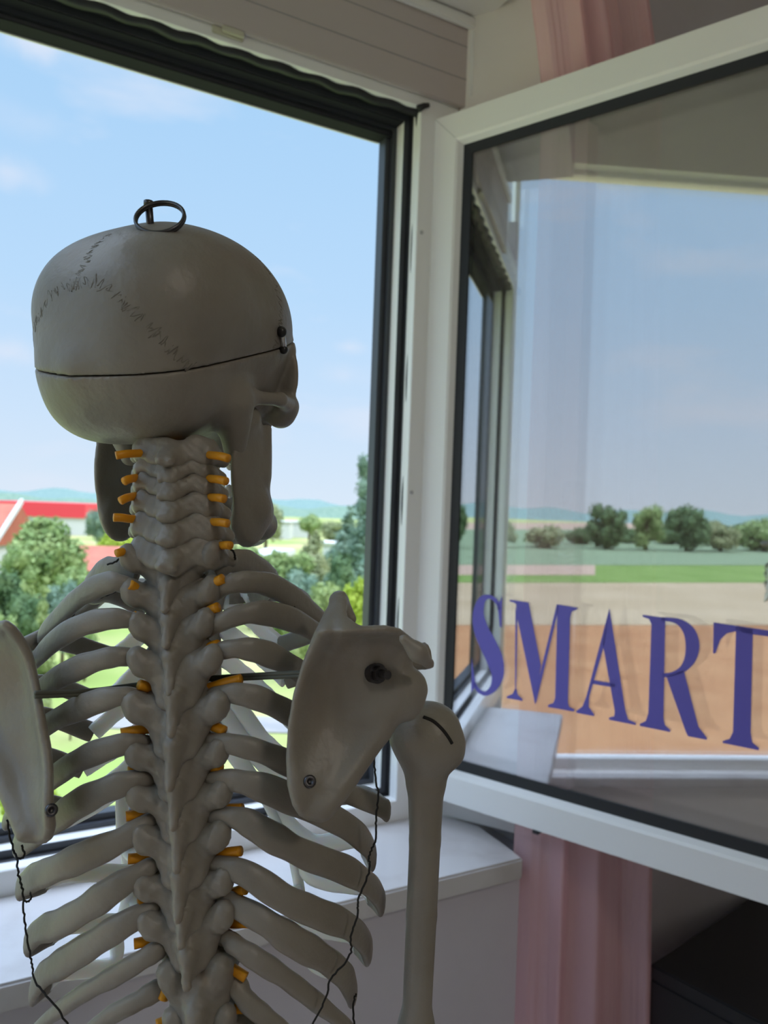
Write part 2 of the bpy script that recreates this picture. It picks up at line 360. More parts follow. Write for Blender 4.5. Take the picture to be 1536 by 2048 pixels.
def tree(name, label, base, top, half, kind, shape='round', seed=1, n=1500, group=None, low=.12):
    rng = random.Random(seed); h = top - base.z
    root = tag(empty(name, base), label, name, group)
    core = MB(); lf = MB(); blobs = []
    if shape == 'round':
        zc = base.z + h * (low + 1) / 2; rz = h * (1 - low) / 2
        for _ in range(22):
            d = Vector((rng.gauss(0, 1), rng.gauss(0, 1), rng.gauss(0, 1))).normalized() * rng.uniform(.35, .72)
            blobs.append((Vector((base.x + d.x * half, base.y + d.y * half, zc + d.z * rz)), half * rng.uniform(.28, .42), min(1.5, max(.7, rz / half))))
    elif shape == 'cone':
        for i in range(16):
            f = i / 15; a = rng.uniform(0, 6.28); rr = half * (1 - f) * .55
            blobs.append((Vector((base.x + cos(a) * rr, base.y + sin(a) * rr, base.z + h * (low + (1 - low) * f * .97))), half * (.62 * (1 - f) + .10), .8))
    else:   # upright
        for i in range(18):
            f = rng.random(); a = rng.uniform(0, 6.28); rr = half * .5 * (1 - .55 * f)
            blobs.append((Vector((base.x + cos(a) * rr, base.y + sin(a) * rr, base.z + h * (low + (1 - low) * f * .93))), half * (.48 - .2 * f), 1.6))
    for c, r, fl in blobs:
        bmesh.ops.create_icosphere(lf.bm, subdivisions=2, radius=1, matrix=Matrix.Translation(c) @ Matrix.Diagonal((r * .68, r * .68, r * .68 * fl, 1)))
    leaves(lf, blobs, int(n * 2.4), half * .062 + .03, rng)
    bmesh_me = lf; MBb = MB()
    MBb.tube([base - ZV * .1, base + ZV * h * .3, base + ZV * h * .62], [half * .09, half * .07, half * .03], 8).build('trunk', M['bark'], root, True)
    me = bpy.data.meshes.new('crown'); lf.bm.to_mesh(me); lf.bm.free(); link('crown', me, LM[kind], root)
def ftree(px, top, hw, Y, kind, shape, label, seed, n=1500, name='tree', low=.12):
    p = P(px, top, Y); tree(name, label, Vector((p.x, Y, GZ)), p.z, hw * Y / F, kind, shape, seed, n, low=low)
ftree(88, 1040, 92, 46, 'green', 'round', 'broad green tree in front of the long red and white hall', 1, 3400)
ftree(5, 1120, 58, 34, 'dark', 'round', 'dark green tree at the left edge under the tiled gable', 2, 1800)
ftree(95, 1165, 30, 27, 'pale', 'upright', 'slender pale young tree below the broad green tree', 3, 1200)
ftree(150, 1185, 26, 25, 'pale', 'upright', 'pale sapling just left of the first ribs', 4, 1000)
ftree(-20, 1180, 34, 24, 'pale', 'upright', 'pale sapling at the left edge of the photo', 41, 1000)
ftree(202, 998, 32, 95, 'blue', 'round', 'blue green tree between the red hall and the neck', 5)
ftree(238, 1042, 44, 76, 'yellow', 'round', 'yellow green bush behind the red roof by the neck', 6, 1200, 'bush')
ftree(535, 986, 46, 120, 'olive', 'round', 'olive green tree just right of the jawbone', 7)
ftree(620, 1022, 30, 150, 'green', 'round', 'small round tree on the skyline between jaw and window jamb', 8, 900)
ftree(672, 1030, 34, 130, 'olive', 'round', 'olive tree behind the white houses near the window jamb', 9, 900)
ftree(500, 1085, 60, 60, 'green', 'round', 'green tree below the pale shed roof beside the neck', 10, 1800)
ftree(575, 1100, 72, 52, 'green', 'round', 'wide green tree in the middle of the gap right of the neck', 11, 2200)
ftree(632, 1062, 60, 64, 'olive', 'cone', 'olive conifer left of the tall pine', 12, 1800)
ftree(700, 1010, 62, 58, 'blue', 'cone', 'blue green conifer at the foot of the tall pine', 13, 2000)
ftree(737, 912, 46, 54, 'blue', 'upright', 'tall pine rising above the skyline beside the window jamb', 14, 1800, low=.35)
ftree(712, 1148, 42, 26, 'yellow', 'upright', 'bright yellow green bush beside the window jamb', 15, 1500, 'bush')
ftree(655, 1165, 55, 40, 'pale', 'round', 'pale bush behind the right shoulder blade', 16, 1500, 'bush')
ftree(60, 1500, 60, 17, 'yellow', 'round', 'bright green bush low behind the left ribs', 17, 1500, 'bush')
rng0 = random.Random(11)
for i, (px, top, hw, Y, kd, shp) in enumerate(((30, 1085, 50, 41, 'green', 'round'), (150, 1100, 42, 42, 'green', 'round'), (130, 1150, 50, 35, 'blue', 'round'), (50, 1160, 44, 32, 'dark', 'round'), (175, 1160, 34, 33, 'green', 'round'),
        (5, 1200, 44, 28, 'green', 'round'), (505, 1118, 44, 48, 'green', 'round'), (600, 1130, 50, 46, 'blue', 'round'), (546, 1155, 50, 40, 'green', 'round'), (690, 1105, 48, 48, 'dark', 'round'), (640, 1120, 44, 50, 'olive', 'cone'),
        (735, 1100, 40, 44, 'blue', 'round'), (600, 1185, 46, 34, 'pale', 'round'), (668, 1080, 32, 74, 'blue', 'round'), (462, 1075, 30, 66, 'olive', 'round'))):
    lf = px < 300
    p = P(px, top, Y); q = tree('shrub', 'leafy shrub in the dense thicket ' + ('below the gabled house, left of the ribs' if lf else 'between the jaw and the window jamb'), Vector((p.x, Y, GZ)), p.z, hw * Y / F, kd, shp, 60 + i, 900,
             'shrubs left of the ribs' if lf else 'shrubs right of the neck')
# far skyline
def ridge(name, a0, a1, Y, h0, h1, mt, label, seed):
    rng = random.Random(seed); rings = []; n = 90
    for i in range(n + 1):
        t = a0 + (a1 - a0) * i / n; hh = h0 + (h1 - h0) * (.5 + .25 * sin(i * .37 + seed) + .25 * sin(i * 1.13 + 2 * seed)) * rng.uniform(.85, 1.05)
        d = Vector((sin(t), cos(t), 0))
        rings.append([d * Y + ZV * GZ, d * (Y + 25) + ZV * (GZ + hh * .96), d * (Y + 55) + ZV * (GZ + hh), d * (Y + 110) + ZV * GZ])
    tag(MB().loft(rings).build(name, mt), label, 'woods', kind='stuff')
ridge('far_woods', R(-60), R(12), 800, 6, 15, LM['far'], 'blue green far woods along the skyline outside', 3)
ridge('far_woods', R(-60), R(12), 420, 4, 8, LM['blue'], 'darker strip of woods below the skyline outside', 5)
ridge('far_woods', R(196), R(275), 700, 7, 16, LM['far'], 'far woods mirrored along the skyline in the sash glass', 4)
# houses
def house(name, label, c, ang, lx, ly, z1, z2, roofm, wallm, over=.3):
    root = tag(empty(name, c), label, 'house'); ca, sa = cos(ang), sin(ang)
    fr = lambda a, b_, z_: Vector((c.x + a * ca - b_ * sa, c.y + a * sa + b_ * ca, c.z + z_))
    MB().box(fr, -lx, lx, -ly, ly, 0, z1).build('walls', wallm, root)
    r = MB(); o = over
    r.prism([fr(-lx - o, -ly - o, z1), fr(-lx - o, 0, z2), fr(-lx - o, ly + o, z1)], fr(lx + o, 0, 0) - fr(-lx - o, 0, 0)).build('roof', roofm, root)
    for s in (-1, 1):
        r = MB()
        r.hexa([fr(s * (lx + o), -ly - o - .05, z1 - .1), fr(s * (lx + o + .25), -ly - o - .05, z1 - .1), fr(s * (lx + o + .25), 0, z2 + .02), fr(s * (lx + o), 0, z2 + .02),
                fr(s * (lx + o), -ly - o - .05, z1 + .25), fr(s * (lx + o + .25), -ly - o - .05, z1 + .25), fr(s * (lx + o + .25), 0, z2 + .4), fr(s * (lx + o), 0, z2 + .4)]).build('barge_board', M['white'], root)
    return root
p = P(-95, 1003, 57); house('gabled_house', 'house with a steep tiled roof and pale gable board at the left edge', Vector((p.x, p.y, GZ)), R(0), 4.7, 3.6, 4.2, p.z - GZ, M['tile'], M['white'])
p = P(215, 1092, 52); house('low_house', 'low house with a red tiled roof left of the neck', Vector((p.x, p.y, GZ)), R(4), 2.6, 3.0, 3.2, p.z - GZ, M['tile'], M['white'])
hall = tag(empty('long_hall', P(90, 1040, 150)), 'long white hall with a bright red fascia near the skyline', 'building')
p0 = P(-40, 1005, 150); p1 = P(172, 1013, 150)
fh = lambda a, b_, z_: Vector((p0.x + (p1.x - p0.x) * a, 150 + b_, z_))
MB().box(fh, 0, 1, 0, 14, GZ, p1.z - 2.3).build('walls', M['white'], hall)
MB().box(fh, 0, 1, -.3, 14, p1.z - 2.3, p1.z + .5).build('fascia', M['redpaint'], hall)
for i, (px, py, wd, ht, Y, lb) in enumerate(((514, 1040, 12, 20, 170, 'small white house right of the jawbone'), (560, 1042, 20, 30, 165, 'white house with the tallest wall right of the jawbone'),
        (603, 1043, 18, 16, 175, 'low white house left of the small round tree'), (690, 1048, 12, 14, 150, 'white house by the olive tree near the window jamb'), (662, 1085, 16, 22, 120, 'white cottage half hidden among conifers'))):
    q = P(px, py, Y); k = Y / F
    root = tag(empty('white_house', Vector((q.x, Y, GZ))), lb, 'house', 'white houses near the skyline')
    fr = lambda a, b_, z_: Vector((q.x + a, Y + b_, z_))
    MB().box(fr, -wd * k, wd * k, 0, 6, GZ, q.z - .3).build('walls', M['white'], root)
    MB().box(fr, -wd * k - .3, wd * k + .3, -.3, 6.3, q.z - .3, q.z).build('roof', M['white'], root)
a_, b_ = P(480, 1118, 70), P(590, 1076, 88)
sh = tag(empty('long_shed', Vector((a_.x, a_.y, GZ))), 'long shed with a pale slanting roof edge right of the jawbone', 'shed')
dv = (b_ - a_); dv.z = 0; dn = Vector((-dv.y, dv.x, 0)).normalized()
fs = lambda a, b2, z_: a_ + dv * a + dn * b2 + ZV * (z_ - a_.z)
MB().box(fs, 0, 1, .3, 3, GZ, a_.z - .7).build('walls', M['field_bare'], sh)
MB().box(fs, -.02, 1.02, 0, 3.3, a_.z - .7, a_.z - .05).build('roof', M['white'], sh)
rd = [hitz(-900, 1395, GZ), hitz(1100, 1452, GZ), hitz(1100, 1482, GZ), hitz(-900, 1428, GZ)]
tag(MB().prism([p + ZV * .05 for p in rd], (0, 0, -.04)).build('road', M['asphalt']), 'pale grey road seen between the right ribs', 'road', kind='structure')
# trees mirrored in the glass, out on the left of the house
def rtree(px, top, base, hw, kind, shape, label, seed, n=1500):
    g = RG(px, base); d = math.hypot(g.x - RG(px, 1500).x, g.y - RG(px, 1500).y)
    p_, r_ = reflect_dir(px, top); hz = Vector((g.x - p_.x, g.y - p_.y, 0)).length
    zt = p_.z + r_.z * hz / Vector((r_.x, r_.y, 0)).length
    dist = hz + (p_ - CP).length
    tree('tree', label, Vector((g.x, g.y, GZ)), zt, hw * dist / F, kind, shape, seed, n, low=.02)
rtree(915, 1003, 1098, 26, 'dark', 'round', 'dark tree mirrored at the left end of the sash glass', 21)
rtree(1212, 1003, 1100, 42, 'dark', 'round', 'tall dark tree mirrored near the middle of the sash glass', 22, 2200)
rtree(1292, 1003, 1102, 36, 'green', 'round', 'green tree mirrored between two darker trees', 23, 2000)
rtree(1372, 1000, 1104, 46, 'dark', 'round', 'widest dark tree mirrored in the right part of the glass', 24, 2200)
rtree(1440, 1036, 1104, 50, 'olive', 'round', 'low olive tree mirrored right of the widest dark tree', 25)
rtree(1530, 1040, 1104, 60, 'green', 'round', 'low green tree mirrored at the right edge of the glass', 26)
rtree(1256, 1058, 1088, 30, 'dark', 'round', 'low dark thicket mirrored between the tall tree trunks', 27)
rtree(1335, 1054, 1090, 40, 'dark', 'round', 'low dark bush mirrored behind the green and the widest dark tree', 30, 1000)
rtree(1480, 1052, 1092, 46, 'dark', 'round', 'low dark bush mirrored far right above the letter T', 31, 1000)
rtree(1160, 1056, 1090, 34, 'dark', 'round', 'low dark bush mirrored just left of the tall dark tree', 32, 1000)
rtree(1000, 1034, 1096, 36, 'olive', 'round', 'low olive scrub mirrored behind the sheer curtain edge', 28, 900)
rtree(1090, 1050, 1098, 44, 'olive', 'round', 'wide low olive scrub mirrored left of the tall dark tree', 29, 900)
# ------------------------------------------------------------------ the window with its open sash
WL, WR_, WT, WB = -1.375, 0.0, 2.506, .917      # outer reference rectangle of the frame
win = tag(empty('window_1', L(-.6, 0, .917)), 'white plastic window with its sash swung open over the marble sill', 'window', kind='structure')
def ring(prof, mt, name, parent=win, bevel=0):
    """prof: closed list of (inset, o); lofted round the four mitred corners"""
    rings = []
    for (sx, sz) in ((0, 0), (1, 0), (1, 1), (0, 1)):
        rings.append([L((WR_ - i) if sx else (WL + i), o, (WT - i) if sz else (WB + i)) for i, o in prof])
    return MB().loft(rings, closed=True).build(name, mt, parent)
ring([(-.06, 0), (.036, 0), (.0376, .002), (.0376, .030), (-.06, .030)], M['upvc'], 'window_frame')
ring([(-.06, .0302), (.0370, .0302), (.0395, .034), (.0395, .043), (-.06, .043)], M['rubber'], 'gasket')
ring([(-.06, .0432), (.0535, .0432), (.0535, .0445), (-.06, .0445)], M['darkrail'], 'rebate')
ring([(-.06, .0447), (.0535, .0447), (.0535, .075), (-.06, .075)], M['upvc'], 'rebate_lip')
ring([(-.06, .0752), (.064, .0752), (.064, .085), (-.06, .085)], M['darkrail'], 'outer_rail')
ring([(-.06, .0852), (.077, .0852), (.077, .115), (-.06, .115)], M['darkrail'], 'outer_lip')
# torn rubber seal along the head and the corner
rng = random.Random(3)
pts = []; rad = []
for i in range(110):
    w_ = -1.34 + i / 109 * 1.308
    f = min(1, w_ / -1.03)
    pts.append(L(w_, .020 + .004 * sin(i * .9), 2.506 - .0385 - .0012 * sin(i * .7) + .003 * f))
    rad.append(.0105 + .0012 * sin(i * .41) + .0010 * rng.random() + .0022 * f)
MB().tube(pts, rad, 8).build('torn_seal', M['rubber'], win, True)
pts = [L(-.033, .018, 2.472 - .012 * i) for i in range(9)]
MB().tube(pts, [.008, .0075, .006, .005, .0045, .004, .0035, .003, .002], 8).build('torn_seal', M['rubber'], win, True)
MB().tube([L(-.046, -.002, 2.462), L(-.034, -.005, 2.470), L(-.022, -.005, 2.475)], [.008, .0065, .005], 8).build('torn_seal', M['rubber'], win, True)
pts = [L(-.0345 + .003 * sin(i * .8) , .020, 2.37 - i * .035) for i in range(38)]
MB().tube(pts, [.0016 + .0012 * abs(sin(i * .5)) for i in range(38)], 6).build('torn_seal', M['darkrail'], win, True)
# dark tape and white edge along the head
MB().box(L, -1.31, -.0545, .0446, .0755, 2.4495, 2.4524).box(L, -1.30, -.0650, .0757, .1148, 2.4265, 2.4288).build('head_tape', M['tape'], win)
MB().box(L, -1.30, -.0775, .1152, .1185, 2.4240, 2.4292).build('head_edge', M['upvc'], win)
# string loops hanging from the head
def loopstr(px, py, rx, ry):
    p = hitp(px, py, L(0, .10, 0), OV)
    MB().tube([p + IR * (rx * cos(a)) + IU * (ry * sin(a)) for a in [math.pi + math.pi * i / 12 for i in range(13)]], .0009, 6).build('string_loop', M['string'], win, True)
kk = 1.3 / F
loopstr(5, 20, 12 * kk, 16 * kk); loopstr(38, 20, 13 * kk, 20 * kk); loopstr(557, 195, 9 * kk * 1.2, 22 * kk * 1.2)
# screws of the frame and the catch plate at the head
def screw(c, nrm, r, mt, parent, dark=None, name='screw'):
    nrm = nrm.normalized(); t = nrm.orthogonal().normalized(); bn = nrm.cross(t)
    prof = [(r, 0), (r, r * .35), (r * .8, r * .6), (r * .45, r * .62), (r * .38, r * .25), (.001 * r, r * .22)]
    rings = [[c + (t * cos(6.2832 * j / 14) + bn * sin(6.2832 * j / 14)) * a + nrm * h for j in range(14)] for a, h in prof]
    return MB().loft(rings).build(name, mt, parent, True)
for px, py in ((843, 465), (823, 985)):
    c = hitp(px, py, L(0, 0, 0), OV); screw(c, -OV, .0042, M['steel'], win)
cpw = hitp(455, 93, L(0, -.004, 0), OV); cw = (cpw - H).dot(WV)
cp = MB(); cp.box(L, cw - .03, cw + .03, -.005, .0, 2.478, 2.4915); cp.box(L, cw - .012, cw + .03, -.012, -.005, 2.482, 2.494)
cp.build('catch_plate', mat('pale_plate', (.55, .53, .42), .4), win, bevel=.0015)
# ---- sash
ST, SB_, SL = 2.452, .972, 1.34
sash_rings = []
prof = [(0, 0), (.055, 0), (.060, -.003), (.068, -.0165), (.068, -.065), (0, -.072)]
for (sx, sz) in ((0, 0), (1, 0), (1, 1), (0, 1)):
    sash_rings.append([S_((SL - i) if sx else i, n, (ST - i) if sz else (SB_ + i)) for i, n in prof])
sash = MB().loft(sash_rings, closed=True).build('sash', M['upvc'], win)
b = MB()
def sring(prof):
    return [[S_((SL - i) if sx else i, n, (ST - i) if sz else (SB_ + i)) for i, n in prof] for (sx, sz) in ((0, 0), (1, 0), (1, 1), (0, 1))]
b.loft(sring([(.0675, -.015), (.0885, -.0165), (.0885, -.0186), (.0675, -.0186)]), closed=True)
b.build('glazing_gasket', M['rubber'], sash)
b = MB()
for kx, kz, sx_, sz_ in ((0, ST, 1, -1), (SL, ST, -1, -1), (0, SB_, 1, 1), (SL, SB_, -1, 1)):
    q0, q1 = (kx + sx_ * .001, kz + sz_ * .001), (kx + sx_ * .0545, kz + sz_ * .0545)
    b.prism([S_(q0[0] - .0004, .0001, q0[1]), S_(q0[0] + .0004, .0001, q0[1]), S_(q1[0] + .0004, .0001, q1[1]), S_(q1[0] - .0004, .0001, q1[1])], SN * .0002)
b.build('mitre_seam', M['greyrail'], sash)
b = MB(); b.loft(sring([(.068, -.0245), (.0770, -.0245), (.0770, -.0550), (.068, -.0550)]), closed=True); b.build('pane_spacer', M['darkrail'], sash)
def curved_pane(name, n0, th, bulge, mt):
    mb = MB(); nx, nz = 24, 32; g = []
    a0, a1, z0, z1 = .068, SL - .068, SB_ + .068, ST - .068
    for side in (0, 1):
        rows = []
        for j in range(nz + 1):
            row = []
            for i in range(nx + 1):
                u_, v_ = i / nx, j / nz
                row.append(mb.bm.verts.new(S_(a0 + (a1 - a0) * u_, n0 - side * th + bulge * (16 * u_ * (1 - u_) * v_ * (1 - v_)), z0 + (z1 - z0) * v_)))
            rows.append(row)
        g.append(rows)
    for side in (0, 1):
        for j in range(nz):
            for i in range(nx): mb.bm.faces.new([g[side][j][i], g[side][j][i + 1], g[side][j + 1][i + 1], g[side][j + 1][i]])
    return mb.build(name, mt, sash, True)
# single-surface coatings: the outer pane mirrors strongly, the inner one weakly
def pane(name, n0, mt):
    mb = MB(); mb.prism([S_(.068, n0, SB_ + .068), S_(SL - .068, n0, SB_ + .068), S_(SL - .068, n0, ST - .068), S_(.068, n0, ST - .068)], SN * -.004)
    return mb.build(name, mt, sash)
pane('outer_pane', -.019, M['glass1'])
pane('inner_pane', -.056, M['glass2'])
# lettering on the outer pane
ZX, ZY, ZS = 850, 900, 686 / 1536
LO = -.0188
def gp(x, y): return hitp(ZX + x * ZS, ZY + y * ZS, S_(0, LO, 0), SN)
def stroke(mb, pts, sub=5):
    c = catmull([(x, y, w_) for x, y, w_ in pts], sub); lft, rgt = [], []
    for i, p in enumerate(c):
        a = c[max(i - 1, 0)]; d = c[min(i + 1, len(c) - 1)]; t = Vector((d.x - a.x, d.y - a.y)).normalized(); n = Vector((-t.y, t.x))
        lft.append(gp(p.x + n.x * p.z, p.y + n.y * p.z)); rgt.append(gp(p.x - n.x * p.z, p.y - n.y * p.z))
    o = SN * .0003
    for i in range(len(c) - 1):
        q = [lft[i], lft[i + 1], rgt[i + 1], rgt[i]]
        v = [mb.bm.verts.new(k) for k in q] + [mb.bm.verts.new(k + o) for k in q]
        mb.bm.faces.new(v[:4]); mb.bm.faces.new(v[4:][::-1])
        mb.bm.faces.new([v[0], v[4], v[5], v[1]]); mb.bm.faces.new([v[3], v[2], v[6], v[7]])
        if i in (0,): mb.bm.faces.new([v[0], v[3], v[7], v[4]])
def poly(mb, pts): mb.prism([gp(x, y) for x, y in pts], SN * .0003)
def letter(ch, polys, strokes=()):
    mb = MB()
    for p in polys: poly(mb, p)
    for s in strokes: stroke(mb, s)
    o = mb.build('letter', M['letter'], sash); o['label'] = 'blue letter %s' % ch
letter('S', [[(346, 652), (343, 797), (335, 790), (327, 720), (322, 690), (336, 676)], [(209, 928), (207, 1087), (217, 1070), (230, 1062), (220, 1010)]],
       [[(334, 715, 4), (318, 676, 8), (286, 657, 9), (254, 674, 17), (239, 735, 25), (252, 805, 33), (283, 872, 38), (313, 940, 37), (325, 1008, 27), (309, 1062, 17), (272, 1091, 10), (238, 1075, 8), (220, 1040, 6)]])
letter('M', [[(380, 670), (464, 683), (519, 965), (493, 1138), (413, 750), (408, 690), (395, 682), (380, 679)], [(405, 700), (414, 740), (408, 1085), (403, 1085)],
             [(366, 1103), (392, 1092), (402, 1070), (410, 1070), (416, 1096), (436, 1116), (436, 1124), (366, 1111)],
             [(590, 691), (600, 704), (498, 1130), (493, 1138), (508, 1030)],
             [(590, 691), (682, 706), (682, 713), (657, 724), (650, 750), (640, 1130), (646, 1150), (668, 1161), (668, 1172), (551, 1151), (551, 1142), (575, 1132), (583, 1110), (592, 740)]])
letter('A', [[(826, 708), (897, 1165), (910, 1207), (944, 1222), (944, 1232), (824, 1208), (824, 1198), (847, 1192), (850, 1170), (796, 868)],
             [(826, 708), (806, 862), (735, 1105), (733, 1150), (757, 1183), (757, 1192), (678, 1177), (678, 1168), (705, 1148), (722, 1105)],
             [(754, 1030), (850, 1046), (856, 1065), (744, 1047)]])
letter('R', [[(975, 738), (1076, 752), (1068, 1200), (1075, 1232), (1098, 1253), (1098, 1263), (962, 1236), (962, 1226), (988, 1214), (1000, 1180), (1014, 780), (1003, 757), (975, 747)],
             [(1080, 1012), (1158, 985), (1225, 1240), (1262, 1288), (1262, 1298), (1178, 1282), (1168, 1262)]],
       [[(1060, 757, 8), (1110, 762, 10), (1150, 778, 17), (1185, 818, 27), (1198, 876, 31), (1187, 935, 26), (1155, 980, 16), (1110, 1003, 10), (1064, 1010, 9)]])
letter('T', [[(1393, 790), (1468, 800), (1458, 1265), (1466, 1310), (1495, 1334), (1495, 1345), (1333, 1312), (1333, 1303), (1364, 1294), (1379, 1262)],
             [(1292, 772), (1600, 818), (1622, 962), (1613, 960), (1595, 880), (1560, 838), (1468, 826), (1393, 812), (1350, 822), (1322, 850), (1301, 910), (1290, 912)]])
MB().box(lambda a, b2, z_: S_(a, b2, z_), .30, .312, -.02, .004, SB_ - .006, SB_).build('drip_peg', M['rubber'], sash)
# ------------------------------------------------------------------ curtain
def curtain():
    mb = MB(); nu, nv = 150, 30; g = []
    path = [(.118, -.215), (.155, -.262), (.225, -.300), (.315, -.325), (.405, -.340)]
    cp_ = catmull([(w_, o_, 0) for w_, o_ in path], 30); n_ = len(cp_) - 1
    for j in range(nv + 1):
        v_ = j / nv; z_ = 3.05 - v_ * 3.02; row = []
        sq = .74 + .26 * v_
        for i in range(nu + 1):
            u_ = i / nu; p = cp_[int(u_ * sq * n_)]; f = 0
            for c0, wd, am, dr in ((.16, .10, .010, .03), (.42, .045, .030, -.06), (.60, .06, .026, .02), (.80, .05, -.014, .05), (.95, .04, .016, 0)):
                f += am * math.exp(-((u_ - c0 - dr * v_) / wd) ** 2)
            f += .0009 * sin(u_ * 45 + 2 * sin(v_ * 3)) + .0004 * sin(u_ * 101 + v_ * 4)
            sh = .085 * max(0, min(1, (z_ - 2.46) / .25))
            row.append(mb.bm.verts.new(L(p.x - .35 * f - sh, p.y - f - sh * .3, z_)))
        g.append(row)
    for j in range(nv):
        for i in range(nu): mb.bm.faces.new([g[j][i], g[j][i + 1], g[j + 1][i + 1], g[j + 1][i]])
    return tag(mb.build('sheer_curtain', M['curtain'], smooth=True), 'sheer pink curtain hanging in folds behind the open sash', 'curtain')
curtain()
rail = tag(MB().tube([L(.10, -.28, 3.07), L(.6, -.33, 3.07)], .009, 10).build('curtain_rail', M['upvc'], None, True), 'white curtain rail at the ceiling above the pink curtain', 'curtain rail')
# ------------------------------------------------------------------ black cabinet by the wall
ca, cb = hitz(1300, 1928, .67), hitz(1510, 1790, .67)
cd = (cb - ca); cd.z = 0; cd.normalize(); cn = Vector((cd.y, -cd.x, 0))
cf = lambda a, b2, z_: ca + cd * a + cn * b2 + ZV * (z_ - .67)
cab = tag(empty('low_cabinet', cf(.33, .22, 0)), 'low black cabinet against the wall right of the pink curtain', 'cabinet')
MB().box(cf, 0, .56, 0, .40, .64, .67).build('top', M['black'], cab, bevel=.003)
MB().box(cf, .0, .56, .0, .40, .05, .64).build('body', M['black'], cab, bevel=.003)
for k in (0, 1):
    dr = MB().box(cf, .015 + k * .268, .277 + k * .268, .40, .418, .07, .63).build('door', M['black'], cab, bevel=.002)
    MB().box(cf, (.25, .302)[k], (.258, .310)[k], .418, .432, .40, .50).build('handle', M['darksteel'], dr)
for k in range(4): MB().box(cf, (.03, .49)[k % 2], (.07, .53)[k % 2], (.03, .34)[k // 2], (.07, .38)[k // 2], 0, .05).build('leg', M['black'], cab)
# ------------------------------------------------------------------ bone modelling: signed distances meshed by surface nets
def ell(c, r): return ('e', np.array(c, float), np.array(r, float))
def cone(a, b, ra, rb): return ('c', np.array(a, float), np.array(b, float), ra, rb)
def sdv(s, X):
    if s[0] == 'e':
        p = X - s[1]; k0 = np.sqrt(((p / s[2]) ** 2).sum(-1)) + 1e-9; k1 = np.sqrt(((p / s[2] ** 2) ** 2).sum(-1)) + 1e-9
        return k0 * (k0 - 1) / k1
    if s[0] == 'c':
        a, b, ra, rb = s[1:]; ba = b - a; t = np.clip(((X - a) @ ba) / (ba @ ba), 0, 1)
        return np.sqrt(((X - a - t[..., None] * ba) ** 2).sum(-1)) - (ra + (rb - ra) * t)
    return s[1](X)
def smin(a, b, k): h = np.maximum(k - np.abs(a - b), 0) / k; return np.minimum(a, b) - h * h * k * .25
def smax(a, b, k): return -smin(-a, -b, k)
def field(adds, subs=(), k=.006, ks=.003):
    def f(X):
        d = None
        for s in adds:
            kk = k
            if isinstance(s, list): s, kk = s
            v = sdv(s, X); d = v if d is None else smin(d, v, kk)
        for s in subs: d = smax(d, -sdv(s, X), ks)
        return d
    return f
def nets(f, lo, hi, h):
    lo = np.array(lo, float); n = np.ceil((np.array(hi) - lo) / h).astype(int) + 1
    ax = [lo[i] + np.arange(n[i]) * h for i in range(3)]
    G = np.stack(np.meshgrid(*ax, indexing='ij'), -1); V = f(G); I = V < 0
    cn = n - 1; acc = np.zeros((*cn, 3)); cnt = np.zeros(cn)
    def sl(o): return tuple(slice(o[i], o[i] + cn[i]) for i in range(3))
    for axis in range(3):
        oth = [a for a in range(3) if a != axis]
        for u in (0, 1):
            for v in (0, 1):
                o0 = [0, 0, 0]; o0[oth[0]] = u; o0[oth[1]] = v; o1 = list(o0); o1[axis] = 1
                A, B = V[sl(o0)], V[sl(o1)]; cross = (A < 0) != (B < 0)
                t = np.where(cross, A / np.where(cross, A - B, 1), 0)
                pos = np.zeros((*cn, 3)); pos[..., axis] = t; pos[..., oth[0]] = u; pos[..., oth[1]] = v
                acc += np.where(cross[..., None], pos, 0); cnt += cross
    act = cnt > 0; idx = -np.ones(cn, int); idx[act] = np.arange(act.sum())
    ii = np.argwhere(act); verts = lo + (ii + acc[act] / cnt[act][:, None]) * h
    faces = []
    for axis in range(3):
        b_, c_ = [(1, 2), (2, 0), (0, 1)][axis]
        s0 = [slice(None)] * 3; s1 = [slice(None)] * 3; s0[axis] = slice(0, -1); s1[axis] = slice(1, None)
        A, B = I[tuple(s0)], I[tuple(s1)]
        e = np.argwhere(A != B); e = e[(e[:, b_] > 0) & (e[:, c_] > 0) & (e[:, b_] < cn[b_]) & (e[:, c_] < cn[c_])]
        if not len(e): continue
        q = []
        for db, dc in ((-1, -1), (0, -1), (0, 0), (-1, 0)):
            k = e.copy(); k[:, b_] += db; k[:, c_] += dc; q.append(idx[k[:, 0], k[:, 1], k[:, 2]])
        q = np.stack(q, 1); fl = ~A[tuple(e.T)]; q[fl] = q[fl][:, ::-1]
        faces.append(q)
    return verts, np.concatenate(faces)
def bone(name, f, lo, hi, h, xf, mt, parent):
    v, q = nets(f, lo, hi, h)
    v = np.array([[*(xf @ Vector(p))] for p in v]); me = bpy.data.meshes.new(name)
    q = q[:, ::-1] if xf.determinant() < 0 else q
    me.from_pydata(v.tolist(), [], q.tolist()); me.update()
    return link(name, me, mt, parent, True)
def frame(o, x, y, z):
    m_ = Matrix.Identity(4)
    for i in range(3): m_[i][0], m_[i][1], m_[i][2], m_[i][3] = x[i], y[i], z[i], o[i]
    return m_
